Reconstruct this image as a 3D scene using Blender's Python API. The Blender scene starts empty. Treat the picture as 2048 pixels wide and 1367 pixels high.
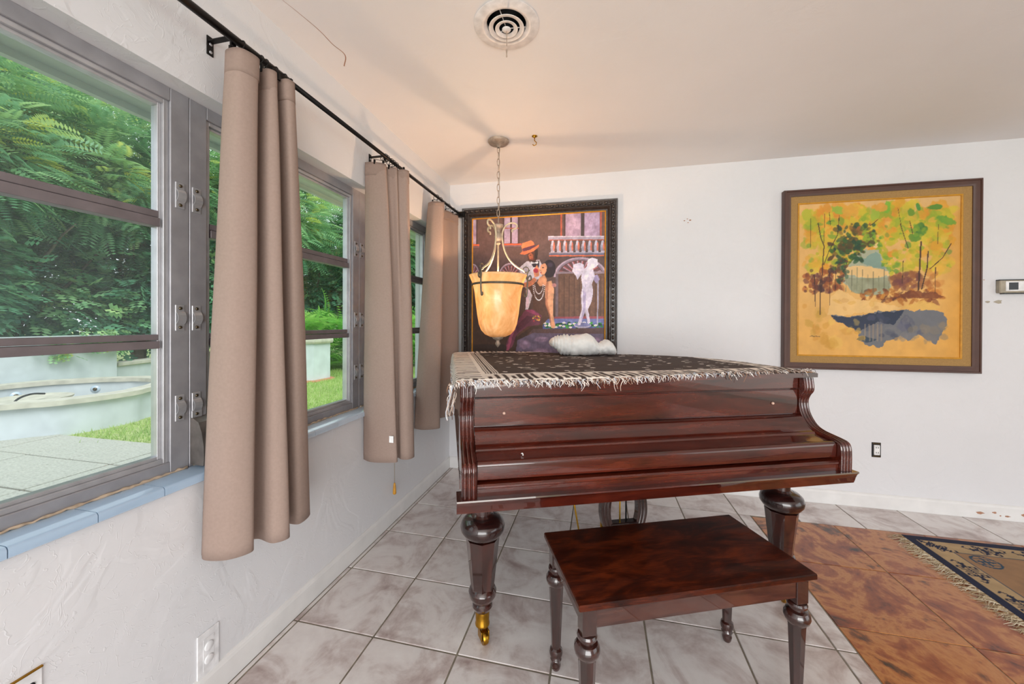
import bpy, math, random
import numpy as np
from mathutils import Matrix, Vector
random.seed(7); RNG = np.random.default_rng(7)
scene = bpy.context.scene
COL = scene.collection

# ------------------------------------------------------------------ camera
CAM = (1.2506, -3.0636, 1.2562)
YAW, PITCH, ROLL, FPX, CYPX = -0.2262, -0.0035, 0.0038, 756.43, 646.98
cam_d = bpy.data.cameras.new('camera'); cam = bpy.data.objects.new('camera', cam_d); COL.objects.link(cam)
_cy, _sy, _cp, _sp = math.cos(YAW), math.sin(YAW), math.cos(PITCH), math.sin(PITCH)
_f = Vector((_sy*_cp, _cy*_cp, _sp)); _r = Vector((_cy, -_sy, 0)); _u = _r.cross(_f)
_r2 = math.cos(ROLL)*_r + math.sin(ROLL)*_u; _u2 = -math.sin(ROLL)*_r + math.cos(ROLL)*_u
M = Matrix((( _r2.x, _u2.x, -_f.x, CAM[0]), (_r2.y, _u2.y, -_f.y, CAM[1]), (_r2.z, _u2.z, -_f.z, CAM[2]), (0, 0, 0, 1)))
cam.matrix_world = M
cam_d.sensor_width = 36.0; cam_d.sensor_fit = 'HORIZONTAL'; cam_d.lens = FPX/2048*36.0
cam_d.shift_y = -(683.5-CYPX)/2048; cam_d.clip_start = 0.05; cam_d.clip_end = 200
scene.camera = cam

# ------------------------------------------------------------------ world, light, exposure
W = bpy.data.worlds.new('overcast_sky'); scene.world = W; W.use_nodes = True
bg = W.node_tree.nodes['Background']; bg.inputs[0].default_value = (0.90, 0.96, 1.0, 1); bg.inputs[1].default_value = 1.5
scene.view_settings.view_transform = 'Standard'; scene.view_settings.look = 'None'
scene.view_settings.exposure = 0.0; scene.view_settings.gamma = 1.0; scene.view_settings.use_curve_mapping = False

def area_light(name, loc, rot, sx, sy, power, color):
    d = bpy.data.lights.new(name, 'AREA'); d.shape = 'RECTANGLE'; d.size = sx; d.size_y = sy; d.energy = power; d.color = color
    o = bpy.data.objects.new(name, d); COL.objects.link(o); o.location = loc; o.rotation_euler = rot; return o
# added fill lights in unseen openings behind the camera and on the right
area_light('rear_fill', (2.2, -6.35, 1.15), (math.radians(106), 0, 0), 3.7, 2.1, 190, (1.0, 0.985, 0.97))
area_light('side_fill', (6.75, -3.4, 1.25), (math.radians(90), 0, math.radians(90)), 3.6, 2.2, 16, (0.97, 0.985, 1.0))
sun_d = bpy.data.lights.new('veiled_sun', 'SUN'); sun_d.energy = 2.3; sun_d.angle = math.radians(35); sun_d.color = (1.0, .97, .9)
sun = bpy.data.objects.new('veiled_sun', sun_d); COL.objects.link(sun); sun.rotation_euler = (math.radians(20), math.radians(32), 0)

# ------------------------------------------------------------------ helpers
def lin(c):
    c = np.asarray(c, float)/255.0
    return np.where(c <= 0.04045, c/12.92, ((c+0.055)/1.055)**2.4)
def L4(c): return tuple(lin(c)) + (1.0,)

class MB:
    """collects shapes into one mesh"""
    def __init__(s): s.v = []; s.f = []; s.sm = []
    def add(s, v, f, smooth=False):
        n = len(s.v); s.v.extend([tuple(p) for p in v]); s.f.extend([tuple(i+n for i in q) for q in f])
        s.sm.extend([smooth]*len(f)); return s
    def box(s, a, b, bev=0.0):
        x0, y0, z0 = a; x1, y1, z1 = b
        if bev <= 0:
            v = [(x0,y0,z0),(x1,y0,z0),(x1,y1,z0),(x0,y1,z0),(x0,y0,z1),(x1,y0,z1),(x1,y1,z1),(x0,y1,z1)]
            return s.add(v, [(3,2,1,0),(4,5,6,7),(0,1,5,4),(1,2,6,5),(2,3,7,6),(3,0,4,7)])
        # chamfered box
        v = []; idx = {}
        for i, x in enumerate((x0, x1)):
            for j, y in enumerate((y0, y1)):
                for k, z in enumerate((z0, z1)):
                    sx = bev if i == 0 else -bev; sy = bev if j == 0 else -bev; sz = bev if k == 0 else -bev
                    for ax, p in enumerate(((x, y+sy, z+sz), (x+sx, y, z+sz), (x+sx, y+sy, z))):
                        idx[(i,j,k,ax)] = len(v); v.append(p)
        f = []
        def q(*k): f.append(tuple(idx[i] for i in k))
        q((0,0,0,0),(0,0,1,0),(0,1,1,0),(0,1,0,0)); q((1,0,0,0),(1,1,0,0),(1,1,1,0),(1,0,1,0))
        q((0,0,0,1),(1,0,0,1),(1,0,1,1),(0,0,1,1)); q((0,1,0,1),(0,1,1,1),(1,1,1,1),(1,1,0,1))
        q((0,0,0,2),(0,1,0,2),(1,1,0,2),(1,0,0,2)); q((0,0,1,2),(1,0,1,2),(1,1,1,2),(0,1,1,2))
        for j in (0,1):
            for k in (0,1):
                q((0,j,k,1),(0,j,k,2),(1,j,k,2),(1,j,k,1)) if (j+k) % 2 else q((0,j,k,2),(0,j,k,1),(1,j,k,1),(1,j,k,2))
        for i in (0,1):
            for k in (0,1):
                q((i,0,k,0),(i,0,k,2),(i,1,k,2),(i,1,k,0)) if (i+k) % 2 == 0 else q((i,0,k,2),(i,0,k,0),(i,1,k,0),(i,1,k,2))
        for i in (0,1):
            for j in (0,1):
                q((i,j,0,0),(i,j,0,1),(i,j,1,1),(i,j,1,0)) if (i+j) % 2 else q((i,j,0,1),(i,j,0,0),(i,j,1,0),(i,j,1,1))
        for i in (0,1):
            for j in (0,1):
                for k in (0,1):
                    t = [(i,j,k,0),(i,j,k,1),(i,j,k,2)]
                    if (i+j+k) % 2: t.reverse()
                    q(*t)
        return s.add(v, f)
    def lathe(s, prof, seg=32, center=(0,0,0), smooth=True, cap=True, phase=0.0):
        v = []; f = []; cx, cy, cz = center
        for r, z in prof:
            for k in range(seg):
                a = 2*math.pi*k/seg+phase; v.append((cx+r*math.cos(a), cy+r*math.sin(a), cz+z))
        for i in range(len(prof)-1):
            for k in range(seg):
                k2 = (k+1) % seg; f.append((i*seg+k, i*seg+k2, (i+1)*seg+k2, (i+1)*seg+k))
        if cap:
            f.append(tuple(reversed(range(seg)))); f.append(tuple((len(prof)-1)*seg+k for k in range(seg)))
        return s.add(v, f, smooth)
    def tube(s, pts, r, seg=8, closed=False, smooth=True):
        pts = [Vector(p) for p in pts]; n = len(pts); v = []; f = []
        rr = r if hasattr(r, '__len__') else [r]*n
        up = None
        for i, p in enumerate(pts):
            if closed: t = pts[(i+1) % n]-pts[i-1]
            else: t = pts[min(i+1, n-1)]-pts[max(i-1, 0)]
            t = t.normalized() if t.length > 1e-9 else Vector((0,0,1))
            if up is None:
                up = Vector((0,0,1)) if abs(t.z) < 0.9 else Vector((1,0,0))
            a = t.cross(up)
            if a.length < 1e-6: a = t.orthogonal()
            a.normalize(); b = a.cross(t).normalized(); up = b
            for k in range(seg):
                w = 2*math.pi*k/seg; v.append(p+a*(math.cos(w)*rr[i])+b*(math.sin(w)*rr[i]))
        m = n if closed else n-1
        for i in range(m):
            j = (i+1) % n
            for k in range(seg):
                k2 = (k+1) % seg; f.append((i*seg+k, i*seg+k2, j*seg+k2, j*seg+k))
        if not closed:
            f.append(tuple(reversed(range(seg)))); f.append(tuple((n-1)*seg+k for k in range(seg)))
        return s.add(v, f, smooth)
    def prism(s, poly, axis, a, b, smooth=False):
        """extrude 2-D polygon along an axis from a to b; poly coords are the two other axes in order"""
        def P(p, h):
            if axis == 0: return (h, p[0], p[1])
            if axis == 1: return (p[0], h, p[1])
            return (p[0], p[1], h)
        n = len(poly); v = [P(p, a) for p in poly]+[P(p, b) for p in poly]
        f = [tuple(range(n)), tuple(reversed(range(n, 2*n)))]
        for i in range(n):
            j = (i+1) % n; f.append((j, i, n+i, n+j))
        n0 = len(s.f); s.add(v, f)
        if smooth:
            for k in range(n0+2, len(s.f)): s.sm[k] = True
        return s
    def build(s, name, m, parent=None, sharp=None):
        me = bpy.data.meshes.new(name); me.from_pydata([tuple(p) for p in s.v], [], s.f); me.validate(clean_customdata=False)
        if len(me.polygons) == len(s.sm): me.polygons.foreach_set('use_smooth', s.sm)
        me.materials.append(m); me.update()
        import bmesh
        bm = bmesh.new(); bm.from_mesh(me); bmesh.ops.recalc_face_normals(bm, faces=bm.faces); bm.to_mesh(me); bm.free()
        if sharp is not None:
            me.set_sharp_from_angle(angle=math.radians(sharp))
        return link(name, me, parent)

def link(name, me, parent=None):
    o = bpy.data.objects.new(name, me); COL.objects.link(o)
    if parent is not None: o.parent = parent
    return o
def empty(name, loc=(0,0,0), rz=0.0, parent=None):
    o = bpy.data.objects.new(name, None); COL.objects.link(o); o.location = loc; o.rotation_euler = (0,0,rz)
    o.empty_display_size = 0.1
    if parent is not None: o.parent = parent
    return o
def tag(o, label=None, cat=None, group=None, kind=None):
    if label: o['label'] = label
    if cat: o['category'] = cat
    if group: o['group'] = group
    if kind: o['kind'] = kind
    return o
def np_mesh(name, V, F, m, parent=None, smooth=False, col=None):
    """fast mesh of equal-sized faces; col = per-vertex linear rgb"""
    V = np.asarray(V, np.float32); F = np.asarray(F, np.int32); me = bpy.data.meshes.new(name)
    me.vertices.add(len(V)); me.vertices.foreach_set('co', V.ravel())
    k = F.shape[1]; me.loops.add(F.size); me.loops.foreach_set('vertex_index', F.ravel())
    me.polygons.add(len(F)); me.polygons.foreach_set('loop_start', np.arange(0, F.size, k, dtype=np.int32))
    try: me.polygons.foreach_set('loop_total', np.full(len(F), k, np.int32))
    except Exception: pass
    me.polygons.foreach_set('use_smooth', np.full(len(F), smooth, bool))
    if col is not None:
        ca = me.color_attributes.new('Col', 'FLOAT_COLOR', 'POINT')
        c4 = np.ones((len(V), 4), np.float32); c4[:, :3] = col; ca.data.foreach_set('color', c4.ravel())
    me.materials.append(m); me.update(); me.validate()
    return link(name, me, parent)
def grid_faces(nx, ny):
    i = np.arange(nx-1)[None, :]+np.arange(ny-1)[:, None]*nx; i = i.ravel()
    return np.stack([i, i+1, i+1+nx, i+nx], 1)
def catmull(P, n, closed=False):
    P = np.asarray(P, float); m = len(P)
    if closed: Q = np.vstack([P[-1], P, P[0], P[1]]); segs = m
    else: Q = np.vstack([2*P[0]-P[1], P, 2*P[-1]-P[-2]]); segs = m-1
    out = []
    for i in range(segs):
        p0, p1, p2, p3 = Q[i:i+4]
        for t in np.arange(n)/n:
            out.append(.5*(2*p1+(p2-p0)*t+(2*p0-5*p1+4*p2-p3)*t*t+(3*p1-p0-3*p2+p3)*t**3))
    if not closed: out.append(P[-1])
    return np.array(out)
def vnoise(x, y, seed=0, octaves=4, gain=.5):
    """value noise in [0,1]"""
    r = np.random.default_rng(seed); T = r.random((256, 256)); out = 0; amp = 1; tot = 0
    x = np.asarray(x, float); y = np.asarray(y, float)
    for o in range(octaves):
        X = x*2**o+17.3*o; Y = y*2**o+5.1*o; xi = np.floor(X).astype(int); yi = np.floor(Y).astype(int); fx = X-xi; fy = Y-yi
        fx = fx*fx*(3-2*fx); fy = fy*fy*(3-2*fy); a = T[xi & 255, yi & 255]; b = T[(xi+1) & 255, yi & 255]
        c = T[xi & 255, (yi+1) & 255]; d = T[(xi+1) & 255, (yi+1) & 255]
        out = out+amp*((a*(1-fx)+b*fx)*(1-fy)+(c*(1-fx)+d*fx)*fy); tot += amp; amp *= gain
    return out/tot
def sstep(a, b, x): t = np.clip((x-a)/(b-a), 0, 1); return t*t*(3-2*t)
def inpoly(X, Y, poly):
    c = np.zeros(X.shape, bool); n = len(poly)
    for i in range(n):
        x0, y0 = poly[i]; x1, y1 = poly[(i+1) % n]
        if y0 == y1: continue
        c ^= ((y0 > Y) != (y1 > Y)) & (X < (x1-x0)*(Y-y0)/(y1-y0)+x0)
    return c
def dseg(X, Y, pts):
    d = np.full(X.shape, 1e9)
    for (x0, y0), (x1, y1) in zip(pts[:-1], pts[1:]):
        dx, dy = x1-x0, y1-y0; l = dx*dx+dy*dy+1e-12
        t = np.clip(((X-x0)*dx+(Y-y0)*dy)/l, 0, 1); d = np.minimum(d, np.hypot(X-x0-t*dx, Y-y0-t*dy))
    return d
class Paint:
    """pigment laid on a dense vertex grid; X, Y are drawing coordinates"""
    def __init__(s, X, Y, base): s.X = X; s.Y = Y; s.C = np.zeros(X.shape+(3,)); s.C[:] = np.asarray(base, float)
    def mix(s, m, c, a=1.0):
        m = (np.asarray(m, float)*a)[..., None]; s.C = s.C*(1-m)+np.asarray(c, float)*m
    def sub(s, k, m, c, a=1.0):
        m = (np.asarray(m, float)*a)[..., None]; s.C[k] = s.C[k]*(1-m)+np.asarray(c, float)*m
    def poly(s, pts, c, a=1.0, wob=0, seed=1):
        a_ = np.array(pts, float); k = np.nonzero((s.X >= a_[:,0].min()-wob) & (s.X <= a_[:,0].max()+wob) & (s.Y >= a_[:,1].min()-wob) & (s.Y <= a_[:,1].max()+wob))
        X, Y = s.X[k], s.Y[k]; x0_, y0_ = X, Y
        if wob: X = x0_+wob*(vnoise(x0_/25, y0_/25, seed)-.5)*2; Y = y0_+wob*(vnoise(x0_/25, y0_/25, seed+9)-.5)*2
        s.sub(k, inpoly(X, Y, pts), c, a)
    def rect(s, x0, y0, x1, y1, c, a=1.0): s.mix((s.X >= x0) & (s.X <= x1) & (s.Y >= y0) & (s.Y <= y1), c, a)
    def ell(s, cx, cy, rx, ry, c, a=1.0, rot=0, wob=0, soft=0, seed=1):
        R_ = max(rx, ry)*(1.05+wob); k = np.nonzero((np.abs(s.X-cx) < R_) & (np.abs(s.Y-cy) < R_)); X, Y = s.X[k], s.Y[k]
        dx, dy = X-cx, Y-cy; cr, sr = math.cos(rot), math.sin(rot); u = (dx*cr+dy*sr)/rx; v = (-dx*sr+dy*cr)/ry
        r = np.hypot(u, v)
        if wob: r = r+wob*(vnoise(X/22, Y/22, seed)-.5)*2
        s.sub(k, 1-sstep(1-soft-1e-6, 1+1e-6, r) if soft else r <= 1, c, a)
    def line(s, pts, w, c, a=1.0): a_ = np.array(pts, float); k = np.nonzero((s.X >= a_[:,0].min()-w) & (s.X <= a_[:,0].max()+w) & (s.Y >= a_[:,1].min()-w) & (s.Y <= a_[:,1].max()+w)); s.sub(k, dseg(s.X[k], s.Y[k], pts) <= w/2, c, a)
    def noise(s, scale, amt, seed=3, sx=1, sy=1):
        n = (vnoise(s.X/scale*sx, s.Y/scale*sy, seed, 4)-.5)*2*amt; s.C = s.C*(1+n[..., None])

# ------------------------------------------------------------------ materials
def new_mat(name):
    m = bpy.data.materials.new(name); m.use_nodes = True; nt = m.node_tree; return m, nt, nt.nodes['Principled BSDF']
def N(nt, t, **kw):
    n = nt.nodes.new(t)
    for k, v in kw.items():
        if k in n.inputs.keys() if hasattr(n.inputs, 'keys') else False: n.inputs[k].default_value = v
        else: setattr(n, k, v)
    return n
def ramp(nt, fac, stops):
    r = nt.nodes.new('ShaderNodeValToRGB'); e = r.color_ramp.elements
    while len(e) < len(stops): e.new(0.5)
    for el, (p, c) in zip(e, stops): el.position = p; el.color = c
    nt.links.new(fac, r.inputs[0]); return r.outputs[0]
def coords(nt, kind='Object', scale=(1,1,1)):
    tc = nt.nodes.new('ShaderNodeTexCoord'); mp = nt.nodes.new('ShaderNodeMapping'); mp.inputs['Scale'].default_value = scale
    nt.links.new(tc.outputs[kind], mp.inputs[0]); return mp.outputs[0]
def noise(nt, vec, scale, detail=4, rough=.5, dist=0):
    n = nt.nodes.new('ShaderNodeTexNoise'); n.inputs['Scale'].default_value = scale; n.inputs['Detail'].default_value = detail
    n.inputs['Roughness'].default_value = rough; n.inputs['Distortion'].default_value = dist
    if vec is not None: nt.links.new(vec, n.inputs['Vector'])
    return n.outputs['Fac']
def bump(nt, b, h, strength, dist=0.01):
    n = nt.nodes.new('ShaderNodeBump'); n.inputs['Strength'].default_value = strength; n.inputs['Distance'].default_value = dist
    nt.links.new(h, n.inputs['Height']); nt.links.new(n.outputs[0], b.inputs['Normal'])
def simple(name, c, rough=.5, metal=0, nscale=0, namt=.15, bmp=0, coat=0, spec=None):
    m, nt, b = new_mat(name); b.inputs['Roughness'].default_value = rough; b.inputs['Metallic'].default_value = metal
    b.inputs['Base Color'].default_value = L4(c); b.inputs['Coat Weight'].default_value = coat; b.inputs['Coat Roughness'].default_value = .05
    if spec is not None: b.inputs['Specular IOR Level'].default_value = spec
    v = coords(nt); f = noise(nt, v, nscale or 30, 4)
    lc = lin(c); nt.links.new(ramp(nt, f, [(.3, tuple(lc*(1-namt))+(1,)), (.7, tuple(np.minimum(lc*(1+namt), 1))+(1,))]), b.inputs['Base Color'])
    if bmp: bump(nt, b, f, bmp, .005)
    return m
def vcol(name, rough=.6, bmp=0, bs=200, coat=0):
    m, nt, b = new_mat(name); a = nt.nodes.new('ShaderNodeVertexColor'); a.layer_name = 'Col'
    f = noise(nt, coords(nt), bs, 3)
    mx = nt.nodes.new('ShaderNodeMix'); mx.data_type = 'RGBA'; mx.blend_type = 'MULTIPLY'; mx.inputs[0].default_value = .25
    nt.links.new(a.outputs[0], mx.inputs[6]); nt.links.new(ramp(nt, f, [(.3, (.7,.7,.7,1)), (.7, (1,1,1,1))]), mx.inputs[7])
    nt.links.new(mx.outputs[2], b.inputs['Base Color'])
    b.inputs['Roughness'].default_value = rough; b.inputs['Coat Weight'].default_value = coat
    if bmp: bump(nt, b, f, bmp, .003)
    return m
def wall_mat(name, c, strength):
    m, nt, b = new_mat(name); v = coords(nt); b.inputs['Roughness'].default_value = .55
    n1 = noise(nt, v, 3.2, 3, .55, 1.2); n2 = noise(nt, v, 30, 3, .5)
    r1 = ramp(nt, n1, [(.46, (0,0,0,1)), (.52, (1,1,1,1))])          # trowelled plateaus
    n3 = noise(nt, v, 9, 2, .5, 2.5); r3 = ramp(nt, n3, [(.485, (0,0,0,1)), (.5, (1,1,1,1)), (.515, (0,0,0,1))])
    a = nt.nodes.new('ShaderNodeMath'); a.operation = 'MULTIPLY_ADD'; nt.links.new(r3, a.inputs[0]); a.inputs[1].default_value = .5; nt.links.new(r1, a.inputs[2])
    a2 = nt.nodes.new('ShaderNodeMath'); a2.operation = 'MULTIPLY_ADD'; nt.links.new(n2, a2.inputs[0]); a2.inputs[1].default_value = .12; nt.links.new(a.outputs[0], a2.inputs[2])
    bump(nt, b, a2.outputs[0], strength, .004)
    n4 = noise(nt, v, 1.3, 5, .6); lc = lin(c)
    nt.links.new(ramp(nt, n4, [(.3, tuple(lc*.95)+(1,)), (.65, tuple(lc)+(1,))]), b.inputs['Base Color'])
    return m
def wood_mat(name, dark, mid, light, rough=.12, coat=1.0, scale=(1.2, 9, 9), gs=3.0, spec=.4):
    
    m, nt, b = new_mat(name); v = coords(nt, 'Object', scale)
    n1 = noise(nt, v, gs, 8, .62, .9); n2 = noise(nt, coords(nt, 'Object', (6, 60, 60)), 4, 3, .6)
    mx = nt.nodes.new('ShaderNodeMath'); mx.operation = 'MULTIPLY_ADD'; nt.links.new(n2, mx.inputs[0]); mx.inputs[1].default_value = .35; nt.links.new(n1, mx.inputs[2])
    nt.links.new(ramp(nt, mx.outputs[0], [(.48, L4(dark)), (.66, L4(mid)), (.86, L4(light))]), b.inputs['Base Color'])
    b.inputs['Roughness'].default_value = rough+.2; b.inputs['Coat Weight'].default_value = coat; b.inputs['Coat Roughness'].default_value = rough*.4
    b.inputs['Coat IOR'].default_value = 1.55; b.inputs['Specular IOR Level'].default_value = spec
    return m
def glass_mat(name, tint, haze, hazecol):
    m = bpy.data.materials.new(name); m.use_nodes = True; nt = m.node_tree; nt.nodes.clear()
    out = nt.nodes.new('ShaderNodeOutputMaterial'); tr = nt.nodes.new('ShaderNodeBsdfTransparent'); tr.inputs[0].default_value = tint
    gl = nt.nodes.new('ShaderNodeBsdfGlossy'); gl.inputs['Roughness'].default_value = 0.01
    lw0 = nt.nodes.new('ShaderNodeLayerWeight'); lw0.inputs[0].default_value = .5
    pw = nt.nodes.new('ShaderNodeMath'); pw.operation = 'POWER'; nt.links.new(lw0.outputs['Facing'], pw.inputs[0]); pw.inputs[1].default_value = 5
    lw = nt.nodes.new('ShaderNodeMath'); lw.operation = 'MULTIPLY_ADD'; nt.links.new(pw.outputs[0], lw.inputs[0]); lw.inputs[1].default_value = .45; lw.inputs[2].default_value = .015
    m1 = nt.nodes.new('ShaderNodeMixShader'); nt.links.new(lw.outputs[0], m1.inputs[0]); nt.links.new(tr.outputs[0], m1.inputs[1]); nt.links.new(gl.outputs[0], m1.inputs[2])
    df = nt.nodes.new('ShaderNodeBsdfDiffuse'); df.inputs[0].default_value = hazecol
    tl = nt.nodes.new('ShaderNodeBsdfTranslucent'); tl.inputs[0].default_value = hazecol
    ad = nt.nodes.new('ShaderNodeMixShader'); ad.inputs[0].default_value = .6; nt.links.new(df.outputs[0], ad.inputs[1]); nt.links.new(tl.outputs[0], ad.inputs[2])
    v = coords(nt, 'Object', (1, 26, .35)); f = noise(nt, v, 1.6, 5, .7)
    hz = ramp(nt, f, [(.35, (haze*.75,)*3+(1,)), (.72, (haze*1.1,)*3+(1,)), (.8, (min(haze*1.1+.06, 1),)*3+(1,))])
    m2 = nt.nodes.new('ShaderNodeMixShader'); nt.links.new(hz, m2.inputs[0]); nt.links.new(m1.outputs[0], m2.inputs[1]); nt.links.new(ad.outputs[0], m2.inputs[2])
    nt.links.new(m2.outputs[0], out.inputs[0]); return m
def leaf_mat(name, stops, scale=1.5):
    m = bpy.data.materials.new(name); m.use_nodes = True; nt = m.node_tree; nt.nodes.clear()
    out = nt.nodes.new('ShaderNodeOutputMaterial'); a = nt.nodes.new('ShaderNodeVertexColor'); a.layer_name = 'Col'
    sep = nt.nodes.new('ShaderNodeSeparateColor'); nt.links.new(a.outputs[0], sep.inputs[0])
    c = ramp(nt, sep.outputs[0], stops)
    d = nt.nodes.new('ShaderNodeBsdfPrincipled'); d.inputs['Roughness'].default_value = .45; nt.links.new(c, d.inputs['Base Color'])
    t = nt.nodes.new('ShaderNodeBsdfTranslucent'); nt.links.new(c, t.inputs[0])
    mx = nt.nodes.new('ShaderNodeMixShader'); mx.inputs[0].default_value = .38; nt.links.new(d.outputs[0], mx.inputs[1]); nt.links.new(t.outputs[0], mx.inputs[2])
    nt.links.new(mx.outputs[0], out.inputs[0]); return m

MT = {}
MT['wall'] = wall_mat('painted_plaster', (219, 219, 222), .22)
MT['ceiling'] = wall_mat('ceiling_paint', (238, 235, 234), .08)
MT['base'] = simple('baseboard_paint', (222, 221, 220), .45, nscale=8, namt=.06)
MT['trim_dark'] = simple('chipped_wood', (165, 120, 95), .8)
MT['alu'] = simple('brushed_aluminium', (158, 157, 162), .42, .35, 14, .12, .05)
MT['alu_dark'] = simple('bronze_aluminium', (118, 110, 113), .45, .25, 20, .12)
MT['alu_light'] = simple('bright_aluminium', (184, 184, 188), .32, .5, 20, .10)
MT['screw'] = simple('screw_steel', (96, 86, 70), .35, .9)
MT['rusty'] = simple('rusty_steel', (120, 114, 110), .45, .6, 18, .35)
MT['glass_hazy'] = glass_mat('hazy_glass', (.95, .98, .99, 1), .04, (.84, .90, .94, 1))
MT['glass_clear'] = glass_mat('clear_glass', (.95, 1.0, .985, 1), .012, (.85, .95, .95, 1))
MT['sill'] = simple('blue_glazed_tile', (166, 190, 214), .08, 0, 6, .05, 0, .6)
MT['sill_pale'] = simple('pale_blue_tile', (192, 208, 224), .1, 0, 6, .05, 0, .6)
MT['caulk'] = simple('old_caulk', (188, 168, 146), .85, 0, 40, .3, .4)
MT['soffit'] = simple('soffit_paint', (190, 204, 196), .6, 0, 5, .05)
MT['black'] = simple('black_metal', (24, 22, 22), .38, .6, 30, .2)
MT['brass'] = simple('worn_brass', (178, 132, 44), .28, 1.0, 25, .3)
MT['gold'] = simple('gold_rod', (205, 160, 50), .3, .9)
MT['piano'] = wood_mat('polished_mahogany', (38, 10, 5), (68, 21, 12), (90, 33, 19), .05, 1.0, (.9, 5, 5), 3.5)
MT['piano_dark'] = wood_mat('dark_polished_wood', (16, 6, 6), (34, 13, 12), (52, 22, 18), .06, .8)
MT['leg_wood'] = wood_mat('leg_mahogany', (24, 9, 7), (48, 21, 16), (70, 34, 27), .06, 1.0, (9, 9, 1.2))
MT['bench_top'] = wood_mat('bench_mahogany', (16, 4, 2), (50, 15, 5), (92, 35, 11), .10, .35, (2.2, 5, 5), 2.4, .15)
MT['bench_wood'] = wood_mat('bench_rail_mahogany', (32, 12, 8), (58, 27, 20), (80, 42, 31), .06, 1.0)
MT['gap'] = simple('painted_gap_shade', (18, 12, 11), .9)  # near-black, paints the shade in the slot below the lid rail
MT['white_bead'] = simple('ivory_knob', (214, 178, 160), .3)
def fabric(name, c):
    m = simple(name, c, .85, 0, 120, .05, .06); nt = m.node_tree; b = nt.nodes['Principled BSDF']; out = nt.nodes['Material Output']
    t = nt.nodes.new('ShaderNodeBsdfTranslucent'); t.inputs[0].default_value = L4(c); mx = nt.nodes.new('ShaderNodeMixShader'); mx.inputs[0].default_value = .22
    nt.links.new(b.outputs[0], mx.inputs[1]); nt.links.new(t.outputs[0], mx.inputs[2]); nt.links.new(mx.outputs[0], out.inputs[0]); return m
MT['curtain'] = fabric('taupe_cotton', (171, 149, 138)); MT['curtain_head'] = fabric('taupe_cotton_header', (163, 141, 130))
MT['white_cloth'] = simple('white_cotton', (228, 228, 226), .85, 0, 60, .04, .1)
MT['tag'] = simple('white_tag', (240, 240, 240), .7)
MT['painting'] = vcol('oil_paint', .55, .15, 220)
MT['watercolour'] = vcol('watercolour_paper', .6, .05, 300)
MT['carved'] = simple('dark_carved_frame', (46, 36, 32), .38, 0, 60, .5, .6, .3)
MT['gilt'] = simple('gilt_fillet', (206, 142, 36), .4, .35)
MT['brown_frame'] = simple('brown_frame_wood', (78, 50, 42), .4, 0, 12, .12, 0, .2)
MT['linen'] = simple('linen_liner', (160, 126, 76), .9, 0, 160, .12, .3)
MT['ochre_fillet'] = simple('ochre_fillet', (196, 140, 40), .45)
MT['plastic_white'] = simple('white_plastic', (226, 226, 226), .35)
MT['plastic_beige'] = simple('beige_plastic', (160, 150, 132), .35)
MT['plastic_dark'] = simple('dark_plastic', (36, 38, 42), .3)
MT['wallplate'] = simple('painted_wallplate', (224, 224, 226), .5)
MT['weathered'] = simple('weathered_silver', (168, 150, 134), .55, .25, 45, .3, .2)
MT['iron'] = simple('antique_iron', (100, 94, 84), .45, .6, 40, .25)
MT['cream_iron'] = simple('antique_cream_iron', (206, 190, 160), .45, .3, 40, .2)
MT['shawl'] = vcol('woven_shawl', .9, .3, 260)
MT['fringe'] = vcol('shawl_fringe', .9, .1, 200)
MT['rug'] = vcol('wool_rug', .95, .4, 240)
MT['rug_fringe'] = vcol('rug_fringe', .9, .1, 200)
MT['duct'] = simple('dark_duct', (14, 26, 34), .35, .2, 30, .5)
MT['vent_white'] = simple('vent_enamel', (228, 224, 222), .4)
MT['stucco'] = simple('weathered_white_stucco', (204, 211, 216), .8, 0, 4, .10, .25)
MT['stone'] = simple('weathered_cast_stone', (196, 192, 178), .85, 0, 9, .16, .35)
MT['concrete'] = simple('pebbled_concrete', (176, 176, 166), .9, 0, 60, .22, .5)
MT['soil'] = simple('soil', (120, 100, 80), .95, 0, 20, .3, .3)
MT['bark'] = simple('grey_bark', (112, 100, 86), .9, 0, 14, .3, .5)
MT['hose'] = simple('black_hose', (36, 38, 42), .5)
MT['roofing'] = simple('roofing', (170, 170, 166), .8)
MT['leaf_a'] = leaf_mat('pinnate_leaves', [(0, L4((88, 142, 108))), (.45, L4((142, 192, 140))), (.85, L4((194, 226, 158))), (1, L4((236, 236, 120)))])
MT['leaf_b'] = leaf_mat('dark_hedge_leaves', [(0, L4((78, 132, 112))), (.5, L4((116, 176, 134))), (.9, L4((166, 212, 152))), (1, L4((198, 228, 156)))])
MT['leaf_c'] = leaf_mat('bright_fern_leaves', [(0, L4((96, 164, 74))), (.5, L4((150, 214, 100))), (1, L4((206, 240, 136)))])
MT['grass'] = leaf_mat('lawn_blades', [(0, L4((140, 176, 92))), (.5, L4((176, 204, 118))), (1, L4((214, 224, 156)))])
MT['lawn'] = simple('lawn_soil', (158, 172, 108), .95, 0, 18, .25, .3)

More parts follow.
